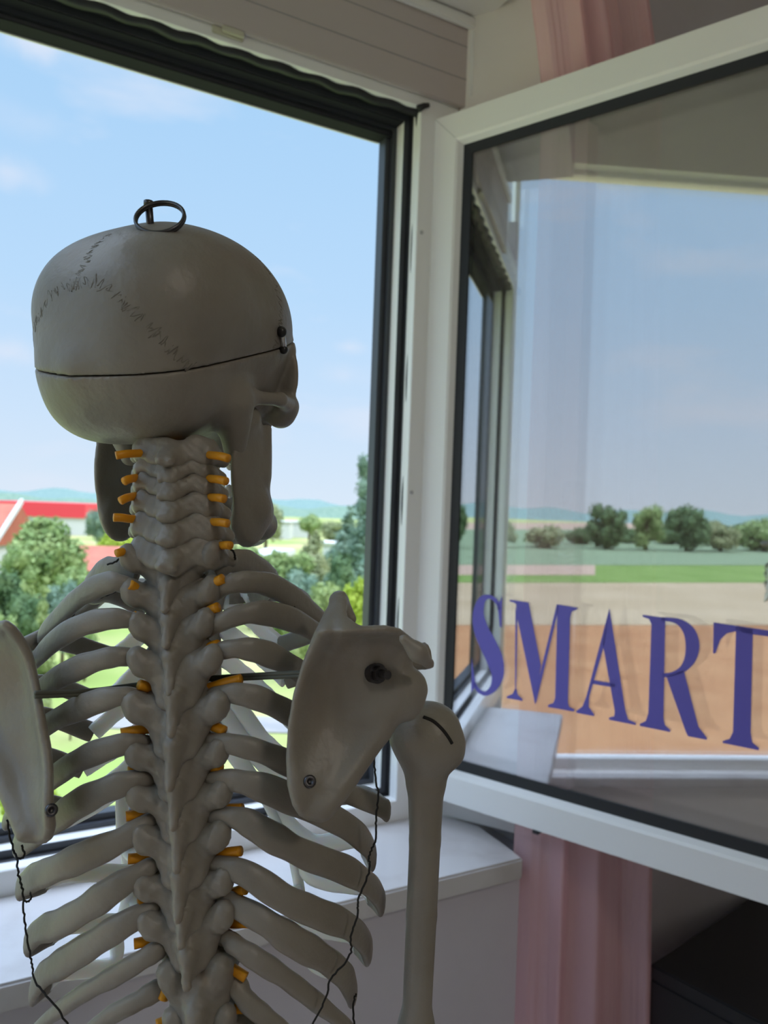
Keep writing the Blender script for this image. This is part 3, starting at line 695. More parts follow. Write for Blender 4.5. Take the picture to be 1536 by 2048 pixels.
# ------------------------------------------------------------------ the skeleton
from mathutils.bvhtree import BVHTree
KD = .90
def PK(px, py, Y): return P(px, py, Y * KD)
def surf(ob, px, py):
    """first point of a finished part met at that picture point, and its normal"""
    me = ob.data; bv = BVHTree.FromPolygons([v.co for v in me.vertices], [p.vertices for p in me.polygons])
    d = (P(px, py, 1) - CP).normalized(); h = bv.ray_cast(CP, d)
    return (h[0], h[1]) if h[0] is not None else (PK(px, py, .47), -d)
SPD = .480                                     # depth of the laminae
sk = tag(empty('skeleton', Vector((-.13, .53, 0))), 'life size anatomical skeleton model seen from behind before the open window', 'skeleton')
# ---- skull
YAW, TIP, TILT = R(25), R(4), R(1)
sy = Vector((sin(YAW) * cos(TIP), cos(YAW) * cos(TIP), sin(TIP))); sx = Vector((cos(YAW), -sin(YAW), 0)); sz = sx.cross(sy)
sx, sz = sx * cos(TILT) + sz * sin(TILT), sz * cos(TILT) - sx * sin(TILT)
SKO = PK(360, 730, .560)
XS = frame(SKO, sx * .865, sy * .875, sz * .892)
both = lambda fn: [fn(s) for s in (-1, 1)]
vault = [ell((0, -.008, .022), (.071, .091, .066))]
vault += both(lambda s: [ell((s * .030, -.042, .030), (.046, .050, .050)), .02])
vault += [[ell((0, .040, .030), (.060, .050, .054)), .03], [ell((0, .008, .036), (.060, .070, .058)), .03], [ell((0, -.062, -.012), (.062, .041, .038)), .02], [ell((-.028, -.052, -.030), (.030, .032, .024)), .012], [ell((.028, -.052, -.030), (.030, .032, .024)), .012], [ell((0, -.030, -.022), (.060, .062, .034)), .02],
          [ell((0, .020, -.020), (.050, .060, .030)), .02]]
base = []
for s in (-1, 1):
    base += [[cone((s * .056, -.010, -.030), (s * .050, -.002, -.066), .015, .0075), .010],          # mastoid
             [cone((s * .063, .004, -.026), (s * .069, .030, -.026), .005, .0045), .006], [cone((s * .069, .030, -.026), (s * .058, .060, -.028), .0045, .007), .005],
             [ell((s * .047, .064, -.032), (.013, .012, .013)), .010],
             [ell((s * .050, .060, -.004), (.017, .0048, .028)), .004],
             [cone((s * .052, .066, .014), (s * .018, .087, .018), .007, .008), .010],
             [cone((s * .045, .070, -.034), (s * .022, .082, -.030), .007, .006), .008],
             [cone((s * .020, -.064, -.036), (s * .045, -.045, -.040), .006, .006), .010]]            # nuchal line
base += [[ell((0, .072, -.040), (.028, .022, .026)), .012], [cone((0, .088, .014), (0, .099, -.010), .008, .006), .008],
         [ell((0, .074, -.062), (.027, .024, .012)), .008], [cone((0, -.092, -.012), (0, -.070, -.036), .008, .006), .016],
         [cone((0, .02, -.03), (0, .05, -.045), .02, .018), .02]]
fv_ = field(vault, (), .012)
cuts = both(lambda s: ell((s * .038, .099, -.008), (.0245, .033, .0185))) + [ell((0, .105, -.026), (.011, .022, .016)), ('f', lambda X: fv_(X) + .0075)]
CUTN = Vector((.09, -.26, 1)).normalized(); CUTO = .009
fsk = field(vault + base, cuts, .012, .004)
def plane_cut(f, up):
    def g(X):
        d = X @ np.array(CUTN) - CUTO
        if up: return np.maximum(f(X), .0004 - d)
        rim = np.maximum(np.maximum(fv_(X) + .0085, -.0135 - fv_(X)), np.abs(d) - .0045)      # inner rim that seats the cap
        return np.minimum(np.maximum(f(X), d + .0004), rim)
    return g
skull = bone('skull', plane_cut(fsk, False), (-.085, -.11, -.085), (.085, .115, .040), .0016, XS, M['bone'], sk)
cap = bone('skullcap', plane_cut(fsk, True), (-.085, -.115, -.04), (.085, .105, .105), .0016, XS, M['bone'], skull)
cap['label'] = 'removable skullcap'
def march(o, d):
    """from inside point o along d to the outer surface of the skull (local)"""
    o = np.array(o, float); d = np.array(d, float); d /= np.linalg.norm(d); ts = np.linspace(.13, 0, 261)
    fv = field(vault, (), .012)(o + ts[:, None] * d); k = np.argmax(fv < 0); return Vector(o + ts[k] * d)
def suture(pts, name='suture'):
    rng = random.Random(len(pts)); out = []
    c = catmull([Vector(p) for p in pts], 22)
    for i, p in enumerate(c):
        t = (c[min(i + 1, len(c) - 1)] - c[max(i - 1, 0)]).normalized(); n = t.cross(p).normalized()
        q = p + n * (.050 * (1 if i % 2 else -1) * rng.uniform(.25, 1.2)) + t * rng.uniform(-.035, .035)
        out.append(q)
    out = catmull(out, 3)
    pl = [march((0, -.01, .01), q) for q in out]
    ps = [XS @ p for p in pl]
    if ps: MB().tube(ps, .00034, 5).build(name, M['suture'], cap, True)
suture([(0, -1, .34), (.02, -.98, .55), (0, -.92, .72), (0, -.8, .92)])
suture([(0, -1, .34), (.2, -1, .33), (.42, -.95, .15), (.62, -.84, -.06), (.78, -.70, -.26)])
suture([(0, -1, .34), (-.22, -1, .30), (-.45, -.95, .13), (-.68, -.82, .0), (-.85, -.66, -.08)])
suture([(.95, .42, .0), (.9, .5, .35), (.6, .5, .85)])
# latch with a spring on the side of the skull
la, lan = surf(cap, 560, 664); lb, _ = surf(skull, 563, 699)
la = la + lan * .0015; lb = lb + lan * .0015
latch = MB().tube([la, lb], .0021, 8).build('latch', M['steel'], skull, True)
MB().sphere(la - sy * .001, .0036).build('latch_post', M['black'], latch, True); MB().sphere(lb, .0030).build('latch_post', M['black'], latch, True)
# ring and pin on the crown
pc = PK(320, 436, .491); ra_ = 48 * .491 * KD / F
rx = IR; ry = (FW * cos(R(57)) + IU * sin(R(57))); ry.normalize()
hr = MB()
for dz in (-.0007, .0007):
    up = rx.cross(ry).normalized()
    hr.tube([pc + up * dz + rx * ra_ * cos(a) + ry * ra_ * 1.0 * sin(a) for a in [6.2832 * i / 40 for i in range(40)]], .0011, 8, True)
hr.build('hanging_ring', M['darksteel'], skull, True)
pt, pb = PK(297, 404, .500), PK(302, 470, .500)
MB().tube([pt, pb], .0022, 10).tube([pt + IU * .0005, pt - IU * .002], .0028, 10).build('hanging_pin', M['darksteel'], skull, True)
# ---- mandible
md = []
for s in (-1, 1):
    md += [[cone((s * .058, .014, -.034), (s * .057, .004, -.040), .006, .005), .006], [ell((s * .057, .015, -.070), (.0048, .021, .042)), .008],
           [cone((s * .057, .034, -.040), (s * .056, .028, -.070), .003, .005), .006], [ell((s * .054, .014, -.100), (.0055, .016, .016)), .008],
           [cone((s * .055, .022, -.092), (s * .036, .056, -.106), .0095, .0095), .008], [cone((s * .036, .056, -.106), (s * .012, .080, -.112), .0095, .011), .008],
           [cone((s * .040, .040, -.084), (s * .028, .068, -.090), .006, .006), .006], [cone((s * .028, .068, -.090), (0, .083, -.092), .006, .006), .006]]
md += [[cone((-.012, .080, -.112), (.012, .080, -.112), .011, .011), .008]]
XM = frame(SKO - IR * .011 - IU * .002, sx, sy, sz)
mand = bone('mandible', field(md, (), .008), (-.075, -.02, -.135), (.075, .105, -.02), .0017, XM, M['bone'], sk)
for s in (-1, 1):
    for i in range(8):
        a = R(8 + i * 21.5); p = Vector((s * .030 * sin(min(a, 1.57)) if a < 1.57 else s * .030, .082 - .028 * (1 - cos(min(a, 1.57))) - max(0, a - 1.57) * .022, 0))
        for zt, par in ((-.0735, skull), (-.0815, mand)):
            t = MB().sphere((0, 0, 0), 1, 8, 6); c = Vector((p.x, p.y, zt))
            for v in t.bm.verts: v.co = (XS if par is skull else XM) @ (c + Vector((v.co.x * .0034, v.co.y * .0034, v.co.z * .0048)))
            t.build('tooth', M['cart'], par, True)
# ---- spine
def vert_fn(kind, s=1.0, hz=.006, droop=1.0, tpw=.034, tpz=.009):
    a = []
    if kind == 'c':
        def slab(X):
            x, y, z = X[..., 0], X[..., 1], X[..., 2]; ax_ = np.abs(x)
            yc = -.0010 + ax_ * .30 + (ax_ / .024) ** 3 * .003 + z * .22
            q = np.stack([np.maximum(ax_ - .0185, 0), np.maximum(np.abs(y - yc) - .0012, 0), np.maximum(np.abs(z + .0022 * np.cos(x * 190) + .0012 * np.sin(x * 420)) - (hz - .0030), 0)], -1)
            return np.sqrt((q ** 2).sum(-1)) - .0031
        a += [('f', slab), [ell((0, .024, 0), (.013, .010, .009)), .006]]
        for q in (-1, 1):
            a += [[ell((q * .0190, .010, .000), (.0062, .008, hz * .95)), .003], [cone((q * .018, .014, -.001), (q * .0255, .018, -.003), .005, .004), .004],
                  [cone((q * .0005, .000, .001), (q * .0030, -.0070 * droop, -.006), .0042, .0026), .005]]
    else:
        def slab(X):
            x, y, z = X[..., 0], X[..., 1], X[..., 2]; ax_ = np.abs(x)
            yc = -.003 + ax_ * .36 + (z + .004) * .26
            q = np.stack([np.maximum(ax_ - (.0125 + .25 * np.clip(z, -.02, .012)), 0), np.maximum(np.abs(y - yc) - .0015, 0), np.maximum(np.abs(z + .003) - .0120, 0)], -1)
            return np.sqrt((q ** 2).sum(-1)) - .0040
        a += [('f', slab), [ell((0, .030, .0), (.016, .013, .012)), .006]]
        for q in (-1, 1):
            a += [
                  [cone((q * .005, .004, .001), (q * (tpw - .002), -.0035, tpz), .0098, .0058), .009], [cone((q * (tpw - .003), -.0035, tpz - .003), (q * tpw, -.0045, tpz + .004), .0056, .0050), .006],
                  [ell((q * .0125, .009, .013), (.007, .005, .007)), .006], [cone((q * .012, .020, .004), (q * .012, .008, .003), .005, .006), .004]]
        a += [[cone((0, .004, .004), (0, -.011, -.008 * droop), .0070, .0044), .006], [cone((0, -.010, -.008 * droop), (0, -.018, -.026 * droop), .0042, .0026), .004],
              [cone((0, .002, -.006), (0, -.010, -.022 * droop), .0054, .0024), .006]]
    fcan = field(a, [cone((0, .013, -.05), (0, .013, .05), .0075, .0075)], .006, .003)
    wob = lambda X: fcan(X) + .0004 * np.sin(X[..., 0] * 900 + X[..., 2] * 500) * np.sin(X[..., 1] * 800 + X[..., 2] * 700)
    return wob
MIDC = [(342, 903), (341, 939), (342, 972), (343, 1012), (344, 1058), (345, 1108)]
cs = [1.0, .96, .98, 1.02, 1.06, 1.10]
def vertebra(kind, px, py, d, s, zdir, **kw):
    z = zdir.normalized(); y = Vector((0.02, 1, 0)); y = (y - z * y.dot(z)).normalized(); x = y.cross(z)
    e_ = .045
    return bone('vertebra', vert_fn(kind, **kw), (-.046, -.034, -.040), (.046, .048, .026), .00135, frame(PK(px, py, d), x * s, y * s, z * s), M['bone'], sk)
for i, (px, py) in enumerate(MIDC):
    o = vertebra('c', px, py, SPD + .012 - .002 * i, cs[i] * 1.02, IU + IR * .05, droop=(1.6 if i == 0 else .7 + .14 * i), hz=(.0082, .0050, .0056, .0066, .0076, .0080)[i])
RTP = [(456, 1122), (456, 1186), (444, 1250), (460, 1327), (466, 1424), (468, 1514), (478, 1592), (472, 1680), (480, 1772), (484, 1842), (468, 1950), (466, 2040)]
LTP = [(232, 1133), (236, 1206), (252, 1274), (254, 1343), (238, 1432), (242, 1523), (248, 1609), (258, 1692), (260, 1781), (274, 1858), (340, 1975), (345, 2060)]
MIDT = [345, 347, 350, 356, 357, 359, 364, 368, 373, 381, 398, 405]
for i in range(12):
    a, b2 = RTP[i], LTP[i]; cx = MIDT[i]; cy = (a[1] + b2[1]) / 2 + 14
    half = (a[0] - b2[0]) / 2 * SPD * KD / F
    tpw = max(.016, half - .0062)
    nx = MIDT[min(i + 1, 11)] - MIDT[max(i - 1, 0)]; ny = ((RTP[min(i + 1, 11)][1] - RTP[max(i - 1, 0)][1]))
    zd = IU * 1.0 - IR * (nx / ny)
    sp = ny / (2 if 0 < i < 11 else 1) * SPD * KD / F
    s = max(.92, min(1.12, sp / .0255))
    vertebra('t', cx, cy, SPD + .004 * max(0, 3 - i), s, zd, tpw=tpw / s - .001, droop=(.85 if i < 2 else 1.15 if i < 8 else .8))
for i in range(4):   # lumbar, below the picture
    vertebra('t', 412 + 6 * i, 2140 + i * 112, SPD, 1.3, IU, tpw=.03, droop=.5)
MB().tube([PK(348, 890, SPD + .028), PK(350, 1200, SPD + .028), PK(362, 1500, SPD + .030), PK(376, 1800, SPD + .030), PK(425, 2400, SPD + .03)], .0060, 10).build('spinal_cord', M['nerve'], sk, True)
for (cx, cy) in ((512, 2062),):
    MB().sphere(PK(cx, cy, SPD + .03), .012, 16, 10, (1.1, 1, .45)).build('disc', M['red'], sk, True)
# ---- nerve roots
NR = [(268, 907, 232, 911), (430, 911, 457, 917), (264, 957, 248, 963), (428, 958, 453, 963), (260, 994, 241, 1002), (426, 995, 449, 998), (262, 1038, 227, 1035), (426, 1044, 456, 1047),
      (252, 1103, 233, 1107), (444, 1091, 461, 1091), (280, 1183, 260, 1169), (412, 1176, 446, 1157), (291, 1246, 266, 1231), (406, 1229, 436, 1214), (298, 1312, 272, 1305), (414, 1297, 436, 1289),
      (301, 1377, 278, 1369), (416, 1376, 482, 1358), (298, 1457, 242, 1467), (414, 1448, 449, 1462), (292, 1540, 256, 1543), (418, 1541, 441, 1532), (302, 1626, 252, 1633), (432, 1621, 485, 1617),
      (306, 1716, 256, 1718), (432, 1710, 482, 1702), (306, 1797, 276, 1806), (470, 1784, 491, 1779), (324, 1878, 268, 1888), (474, 1846, 500, 1846), (348, 1935, 326, 1999), (441, 1924, 492, 1955),
      (447, 2020, 506, 2016), (361, 2032, 313, 2050)]
for x0, y0, x1, y1 in NR:
    dx, dy = x1 - x0, y1 - y0; xs = x0 - dx * .9; ys = y0 - dy * .4
    pts = catmull([PK(xs, ys, SPD + .022), PK(x0, y0, SPD + .009), PK((x0 + x1) / 2, (y0 + y1) / 2 - 1, SPD + .002), PK(x1, y1, SPD - .001)], 4)
    MB().tube(pts, .0024 if y0 < 1130 else .0029, 10).build('nerve_root', M['nerve'], sk, True)
# ---- ribs
XST, YST = -.137, .593
def band(name, pts, hb, hn, mt, parent, axis=(-.123, .504), seed=0):
    """flat strip swept along pts; hb half height, hn half thickness"""
    c = catmull(pts, 9); rings = []; n = 14; m_ = len(c)
    for i, p in enumerate(c):
        t = (c[min(i + 1, m_ - 1)] - c[max(i - 1, 0)]).normalized(); f = i / (m_ - 1)
        nr = Vector((p.x - axis[0], (p.y - axis[1]), 0))
        nr = (nr - t * nr.dot(t)).normalized(); bn = t.cross(nr).normalized()
        b_ = hb(f) * (1 + .05 * sin(f * 23 + seed) + .03 * sin(f * 51 + 2 * seed)); h_ = hn(f)
        rings.append([p + bn * (b_ * (abs(cos(a)) ** .8) * (1 if cos(a) > 0 else -1)) + nr * (h_ * sin(a)) for a in [6.2832 * j / n for j in range(n)]])
    return MB().loft(rings).build(name, mt, parent, True)
RR = [ # right ribs: image points with depth, from the spine outwards
 [(428, 1140, .500), (462, 1124, .505), (505, 1128, .525), (548, 1165, .560)],
 [(420, 1195, .494), (455, 1172, .484), (490, 1164, .486), (545, 1172, .500), (610, 1212, .530), (650, 1252, .560)],
 [(415, 1262, .492), (442, 1245, .480), (480, 1230, .478), (530, 1226, .486), (600, 1246, .510), (662, 1288, .550), (690, 1325, .58)],
 [(412, 1322, .492), (440, 1303, .480), (480, 1297, .476), (530, 1306, .484), (590, 1336, .505), (655, 1385, .54), (690, 1425, .575)],
 [(408, 1398, .492), (440, 1388, .480), (480, 1388, .474), (530, 1402, .480), (595, 1436, .50), (670, 1490, .535), (715, 1540, .57)],
 [(406, 1478, .492), (430, 1484, .480), (472, 1490, .474), (530, 1506, .478), (595, 1536, .495), (680, 1580, .525), (750, 1608, .55), (772, 1620, .565)],
 [(412, 1562, .492), (436, 1560, .480), (480, 1563, .473), (540, 1580, .476), (610, 1612, .490), (690, 1650, .512), (735, 1690, .535), (744, 1720, .555)],
 [(420, 1640, .492), (440, 1634, .480), (485, 1640, .473), (548, 1676, .475), (612, 1710, .485), (696, 1742, .505), (745, 1775, .525), (762, 1806, .550)],
 [(425, 1732, .492), (440, 1730, .480), (497, 1750, .473), (569, 1797, .476), (633, 1826, .487), (696, 1852, .505), (728, 1882, .525), (735, 1908, .548)],
 [(436, 1800, .490), (460, 1806, .480), (527, 1842, .474), (590, 1884, .480), (650, 1918, .495), (692, 1955, .515), (705, 1990, .535)],
 [(446, 1872, .490), (462, 1884, .480), (506, 1914, .476), (569, 1955, .482), (633, 2004, .495), (696, 2056, .515), (730, 2100, .535)],
 [(456, 1940, .492), (470, 1960, .484), (497, 2006, .480), (561, 2056, .484), (620, 2110, .49)]]
LR = [
 [(275, 1150, .500), (238, 1136, .505), (205, 1143, .520), (176, 1180, .550)],
 [(285, 1185, .494), (245, 1168, .484), (215, 1166, .486), (165, 1190, .500), (118, 1232, .530), (85, 1272, .560)],
 [(290, 1252, .492), (258, 1240, .480), (215, 1238, .478), (160, 1252, .486), (105, 1285, .510), (58, 1335, .545), (38, 1370, .58)],
 [(296, 1322, .492), (258, 1314, .480), (215, 1316, .476), (160, 1334, .484), (105, 1362, .505), (40, 1408, .54), (12, 1440, .575)],
 [(302, 1402, .492), (268, 1394, .480), (230, 1394, .474), (175, 1410, .480), (110, 1440, .50), (40, 1490, .535), (10, 1530, .57)],
 [(306, 1490, .492), (275, 1485, .480), (240, 1490, .474), (175, 1512, .478), (120, 1545, .495), (50, 1600, .525), (15, 1640, .555)],
 [(308, 1566, .492), (283, 1562, .480), (232, 1572, .473), (165, 1602, .476), (110, 1640, .492), (62, 1676, .515), (35, 1690, .540)],
 [(310, 1640, .492), (292, 1650, .480), (242, 1680, .473), (161, 1716, .475), (100, 1742, .485), (62, 1758, .505), (42, 1776, .530)],
 [(312, 1728, .492), (296, 1738, .480), (242, 1768, .473), (182, 1810, .476), (121, 1846, .487), (78, 1862, .505), (58, 1886, .530)],
 [(314, 1806, .490), (300, 1820, .480), (242, 1852, .474), (182, 1890, .480), (121, 1928, .493), (84, 1952, .512), (68, 1985, .535)],
 [(334, 1884, .490), (318, 1898, .480), (283, 1920, .476), (222, 1956, .482), (161, 1990, .492), (93, 2040, .512), (50, 2085, .535)],
 [(342, 1955, .492), (325, 1972, .484), (283, 1998, .480), (210, 2038, .484), (150, 2085, .49)]]
def mid2(a, b): return (a + b) / 2 + Vector((0, .006, -.010))
ZST = [1.546, 1.523, 1.500, 1.479, 1.460, 1.440, 1.420]
for side, ribs in ((1, RR), (-1, LR)):
    for i, r_ in enumerate(ribs):
        pts = [PK(*q) for q in r_]; E = pts[-1]; J = None
        if i < 10:
            if i == 0: J = Vector((XST + side * .040, YST - .012, E.z - .020))
            elif i < 7: J = Vector((XST + side * (.056 + .006 * i), YST - .010 - .003 * i, E.z - (.030 - .002 * i)))
            elif i < 9: J = Vector((E.x - side * .050, E.y + .062, E.z - .016))
            else: J = Vector((E.x - side * .030, E.y + .055, E.z - .014))
            mid = (E + J) / 2 + Vector((side * (.012 if i else .004), .012 if i > 1 else .0, .004))
            if i >= 7: mid = (E + J) / 2 + Vector((side * .010, .006, .0))
            tail = [E + (mid - E) * .45, mid, J]
            pts = pts + ([mid, J] if i < 6 else [E + (mid - E) * .5])
        big = (.0058 if i < 6 else .0066) if i < 10 else .0060
        if i == 0: hb, hn = (lambda f: .0062 + .003 * f), (lambda f: .0030)
        else:
            hb = lambda f, big=big: big * (.72 + .55 * min(1, f * 2.6) - .12 * f); hn = lambda f: .0046 - .0016 * min(1, f * 2)
        if i > 9:
            hb = lambda f, big=big: big * (.8 + .35 * sin(f * 3.1)) * (1 - .35 * f); hn = lambda f: .0042 - .001 * f
        band('rib', pts, hb, hn, M['bone'], sk, seed=i * 1.7 + side)
        if i < 7:
            Sp = Vector((XST + side * .016, YST + .002, ZST[i])); mid = (J + Sp) / 2 + Vector((0, .006, -.010 if i > 3 else 0)); 
            band('costal_cartilage', [J, mid, Sp] if i < 6 else tail + [mid2(J, Sp), Sp], lambda f: .0068, lambda f: .0034, M['cart'], sk)
            ends = J
        elif i < 10:
            up = arch_prev; band('costal_cartilage', tail + [(J + up) / 2 + Vector((side * .004, .003, -.010)), up], lambda f: .0066 - .002 * f, lambda f: .0032, M['cart'], sk)
        arch_prev = (J + Vector((XST + side * .016, YST, ZST[min(i, 6)]))) / 2 + Vector((0, .004, -.010)) if i < 7 else (J * .55 + arch_prev * .45 if i < 10 else None)
# ---- sternum and clavicles
st = [cone((XST, YST, 1.555), (XST, YST, 1.530), .020, .017), cone((XST, YST + .002, 1.52), (XST, YST + .006, 1.42), .013, .017), cone((XST, YST + .004, 1.40), (XST, YST, 1.37), .009, .004)]
def flatf(fn):
    return lambda X: np.maximum(fn(X), np.abs(X[..., 1] - YST - .003) - .0055)
bone('sternum', flatf(field(st, (), .012)), (XST - .04, YST - .02, 1.35), (XST + .04, YST + .03, 1.585), .002, Matrix.Identity(4), M['bone'], sk)
for s, tip in ((1, PK(850, 1312, .530)), (-1, PK(-145, 1330, .530))):
    a = Vector((XST + s * .020, YST, 1.528)); c = catmull([a, a + Vector((s * .05, .006, .0)), (a + tip) / 2 + Vector((0, .0, .0)), tip + Vector((-s * .03, -.008, 0)), tip], 8)
    MB().tube(c, [.0085 - .003 * sin(3.14 * i / (len(c) - 1)) for i in range(len(c))], 12).build('clavicle', M['bone'], sk, True)
# ---- shoulder blades
def poly_sd(pts):
    pts = np.array(pts, float)
    def f(x, y):
        d = np.full(x.shape, 1e9); ins = np.zeros(x.shape, bool); n = len(pts)
        for i in range(n):
            a = pts[i]; b_ = pts[i - 1]; e0, e1 = b_ - a; wx = x - a[0]; wy = y - a[1]
            t = np.clip((wx * e0 + wy * e1) / (e0 * e0 + e1 * e1), 0, 1)
            d = np.minimum(d, (wx - e0 * t) ** 2 + (wy - e1 * t) ** 2)
            c1 = (y >= a[1]) != (y >= b_[1]); xi = a[0] + (y - a[1]) / np.where(e1 == 0, 1e-9, e1) * e0
            ins ^= c1 & (x < xi)
        d = np.sqrt(d); return np.where(ins, -d, d)
    return f
def scapula(pix, c0, d0, depth, extra, thick, parent, subs=()):
    k = d0 * KD / F; o = PK(c0[0], c0[1], d0)
    pl = [((x - c0[0]) * k, -(y - c0[1]) * k) for x, y in pix]; ps = poly_sd(pl)
    loc = lambda x, y, c: ((x - c0[0]) * k, -(y - c0[1]) * k, c)
    def plate(X):
        e = ps(X[..., 0], X[..., 1]); dz = depth(X[..., 0] / k + c0[0], -X[..., 1] / k + c0[1])
        t = thick + .0024 * np.exp(-((e + .004) / .0045) ** 2)
        return smax(np.abs(X[..., 2] - dz) * .85 - t, e, .004)
    adds = [('f', plate)] + [[cone(loc(*a), loc(*b_), ra, rb), kk] for a, b_, ra, rb, kk in extra]
    f = field(adds, subs, .006)
    lo = [min(p[0] for p in pl) - .012, min(p[1] for p in pl) - .012, -.055]; hi = [max(p[0] for p in pl) + .012, max(p[1] for p in pl) + .012, .06]
    return bone('scapula', f, lo, hi, .0015, frame(o, IR, IU, Vector((0, 1, 0))), M['bone'], parent), o, k
RPOLY = [(672, 1197), (688, 1200), (698, 1228), (722, 1243), (770, 1244), (800, 1252), (832, 1285), (850, 1318), (832, 1330), (816, 1345), (824, 1360), (840, 1376), (846, 1402), (842, 1426), (825, 1445), (800, 1455),
         (775, 1480), (745, 1514), (715, 1552), (690, 1590), (668, 1610), (640, 1620), (618, 1622), (602, 1612), (590, 1588), (580, 1550), (576, 1500), (579, 1440), (589, 1380), (607, 1318), (631, 1258), (648, 1222), (660, 1203)]
rdep = lambda x, y: -.012 + (x - 580) / 280 * .034 + .010 * np.exp(-((x - 660) / 60) ** 2 - ((y - 1420) / 110) ** 2) - np.clip((1350 - y) / 100, 0, 1.0) ** 2 * .020 * np.clip((x - 600) / 90, 0, 1) + np.clip((1252 - y) / 50, 0, 1) * .022 * np.clip((730 - x) / 40, 0, 1) + .0014 * np.sin(x * .035 + y * .021) - .006 * np.exp(-((x - 640) / 90) ** 2 - ((y - 1560) / 60) ** 2)
rex = [((806, 1266, -.018), (834, 1294, -.015), .0026, .0034, .006), ((834, 1294, -.015), (857, 1322, -.007), .0034, .0030, .008),
       ((826, 1395, .018), (815, 1430, .022), .0075, .0080, .010), ((808, 1380, .016), (760, 1440, .010), .006, .005, .012), ((760, 1480, .012), (650, 1610, -.010), .0036, .0040, .010),
       ((678, 1202, .012), (702, 1240, .004), .0040, .0030, .010)]
scr, so, skk = scapula(RPOLY, (700, 1400), .462, rdep, rex, .0017, sk)
LPOLY = [(10, 1238), (28, 1252), (44, 1298), (62, 1358), (86, 1424), (108, 1492), (123, 1545), (131, 1592), (135, 1632), (124, 1660), (106, 1675), (86, 1677), (60, 1665), (40, 1645), (20, 1612),
         (-14, 1570), (-60, 1520), (-105, 1475), (-150, 1452), (-172, 1420), (-168, 1375), (-150, 1350), (-165, 1322), (-150, 1285), (-110, 1255), (-60, 1250), (-20, 1246)]
ldep = lambda x, y: -.012 + (135 - x) / 280 * .052 + .008 * np.exp(-((x - 40) / 60) ** 2 - ((y - 1420) / 120) ** 2) - np.clip((1330 - y) / 90, 0, 1) ** 2 * .010 + .0014 * np.sin(x * .03 + y * .024) - .004 * np.exp(-((x - 80) / 70) ** 2 - ((y - 1600) / 60) ** 2)
lex = [((-110, 1285, -.010), (-165, 1325, .006), .006, .0045, .008),
       ((-150, 1395, .034), (-140, 1430, .036), .0075, .008, .010), ((-80, 1490, .022), (60, 1655, -.008), .0036, .004, .010)]
scl, lo_, _ = scapula(LPOLY, (0, 1440), .468, ldep, lex, .0017, sk)
def bolt(px, py, r, parent, long=False):
    c, nn = surf(parent, px, py); n = (CP - c).normalized(); n = (n + nn).normalized()
    if long:
        ax = (n + IR * .55).normalized()
        b_ = MB().tube([c - ax * .002, c + ax * .003], .0056, 18).tube([c + ax * .003, c + ax * .0066], .0044, 6)
        b_.tube([c + ax * .0066, c + ax * .0125], .0025, 12).build('bolt', M['darksteel'], parent, False)
    else: screw(c, n, r, M['darksteel'], parent)
bolt(750, 1346, .0036, scr, True); bolt(619, 1563, .0034, scr); bolt(102, 1620, .0034, scl)
# ---- upper arms
def humerus(cx, top, parent, mirror=1, d=.515):
    k = d * KD / F; o = PK(cx, top, d); q = lambda x, y, c: ((x - 855) * k * mirror, -(y - 1418) * k, c)
    a = [cone(q(838, 1468, .002), q(846, 1464, .0), .0150, .0160), [cone(q(876, 1452, -.002), q(884, 1488, -.003), .0105, .0110), .010], [cone(q(852, 1485, 0), q(852, 1560, 0), .0195, .0118), .012],
         [cone(q(852, 1556, 0), q(850, 1680, 0), .0112, .0095), .004], [cone(q(850, 1680, 0), q(843, 1830, .0), .0095, .0093), .0015], [cone(q(843, 1830, 0), q(832, 2060, .0), .0093, .0088), .0015],
         [cone(q(832, 2060, 0), q(820, 2300, .0), .0094, .010), .01], [cone(q(800, 2330, 0), q(850, 2330, 0), .014, .012), .02]]
    a += [[cone(q(898, 1490, -.004), q(904, 1506, -.002), .0060, .0050), .008]]
    f = field(a, [], .008, .0015)
    lo = [-.05, -(2350 - 1418) * k - .02, -.035]; hi = [.05, .02, .035]
    return bone('humerus', f, lo, hi, .0017, frame(o, IR, IU, Vector((0, 1, 0))), M['bone'], parent)
hu = humerus(855, 1418, sk); humerus(-190, 1440, sk, -1, .53)
sp_ = [surf(hu, x, y)[0] for x, y in ((847, 1434), (866, 1442), (884, 1458), (897, 1475), (904, 1487))]
MB().tube(catmull(sp_, 5), .0011, 6).build('groove_line', M['thread'], hu, True)  # black tube stands in for the dark seam gap, no cord here
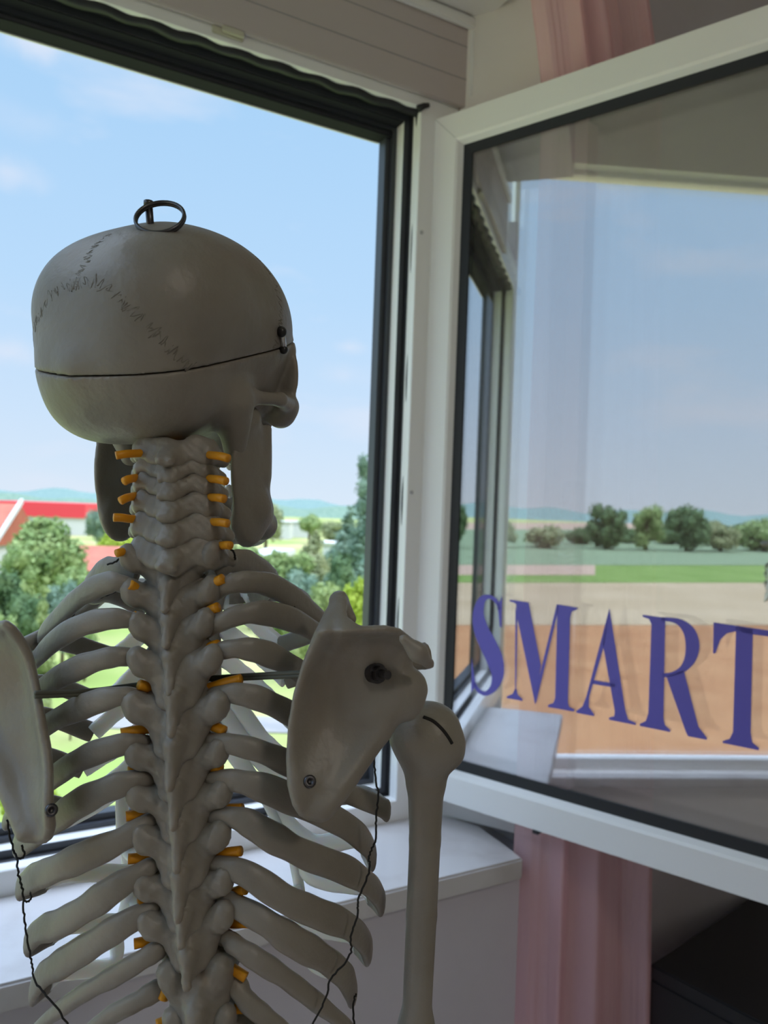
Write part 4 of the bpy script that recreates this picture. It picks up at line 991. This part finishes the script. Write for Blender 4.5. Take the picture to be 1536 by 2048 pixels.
# ---- cord between the shoulder blades, and the threads tying the ribs
for dy in (0, 7):
    MB().tube(catmull([PK(70, 1386 + dy, .462), PK(180, 1381 + dy * .9, .488), PK(300, 1366 + dy * .6, .505), PK(440, 1354 + dy * .8, .500), PK(620, 1344 + dy, .460)], 6), .0013, 8).build('cord', M['cord'], sk, True)
def thread(pts, name='thread'):
    rng = random.Random(len(pts)); c = catmull([PK(x, y, d - .016) for x, y, d in pts], 8)
    c = [p + Vector((rng.uniform(-1, 1), 0, rng.uniform(-1, 1))) * .0004 for p in c]
    MB().tube(c, .00062, 6).build(name, M['thread'], sk, True)
thread([(748, 1500, .520), (750, 1545, .520), (756, 1590, .522), (752, 1640, .520), (751, 1680, .520), (738, 1712, .520), (739, 1740, .518), (716, 1800, .510), (716, 1830, .508), (702, 1870, .505), (700, 1910, .505),
        (662, 1958, .498), (650, 2000, .498), (622, 2056, .498)])
thread([(713, 1988, .53), (706, 2010, .53), (709, 2060, .53)])
thread([(14, 1640, .51), (24, 1690, .515), (33, 1715, .515), (36, 1745, .505), (46, 1785, .510), (48, 1830, .508), (56, 1885, .508), (64, 1930, .508), (72, 1965, .503), (108, 2008, .498), (140, 2056, .498)])
thread([(44, 1690, .515), (48, 1712, .515), (33, 1718, .515)], 'thread'); thread([(62, 1780, .515), (60, 1800, .512), (47, 1803, .512)], 'thread')
thread([(244, 1100, .50), (238, 1118, .51), (215, 1130, .515)]); thread([(458, 1094, .50), (468, 1106, .51), (470, 1120, .515)])
thread([(245, 1172, .50), (215, 1190, .52), (165, 1205, .535), (150, 1225, .54), (140, 1240, .53)]); thread([(520, 1172, .51), (555, 1185, .53), (575, 1200, .535), (590, 1215, .53)])
# ---- stand, below the picture
top_ = PK(425, 2400, SPD + .04); MB().tube([top_, Vector((top_.x, top_.y, .06))], .011, 14).build('stand_pole', M['steel'], sk, True)
for i in range(5):
    a = 6.2832 * i / 5; e1 = Vector((top_.x + .26 * cos(a), top_.y + .26 * sin(a), .05))
    MB().tube([Vector((top_.x, top_.y, .075)), e1], .014, 10).tube([e1, e1 - ZV * .05], .016, 10).build('stand_foot', M['black'], sk, True)
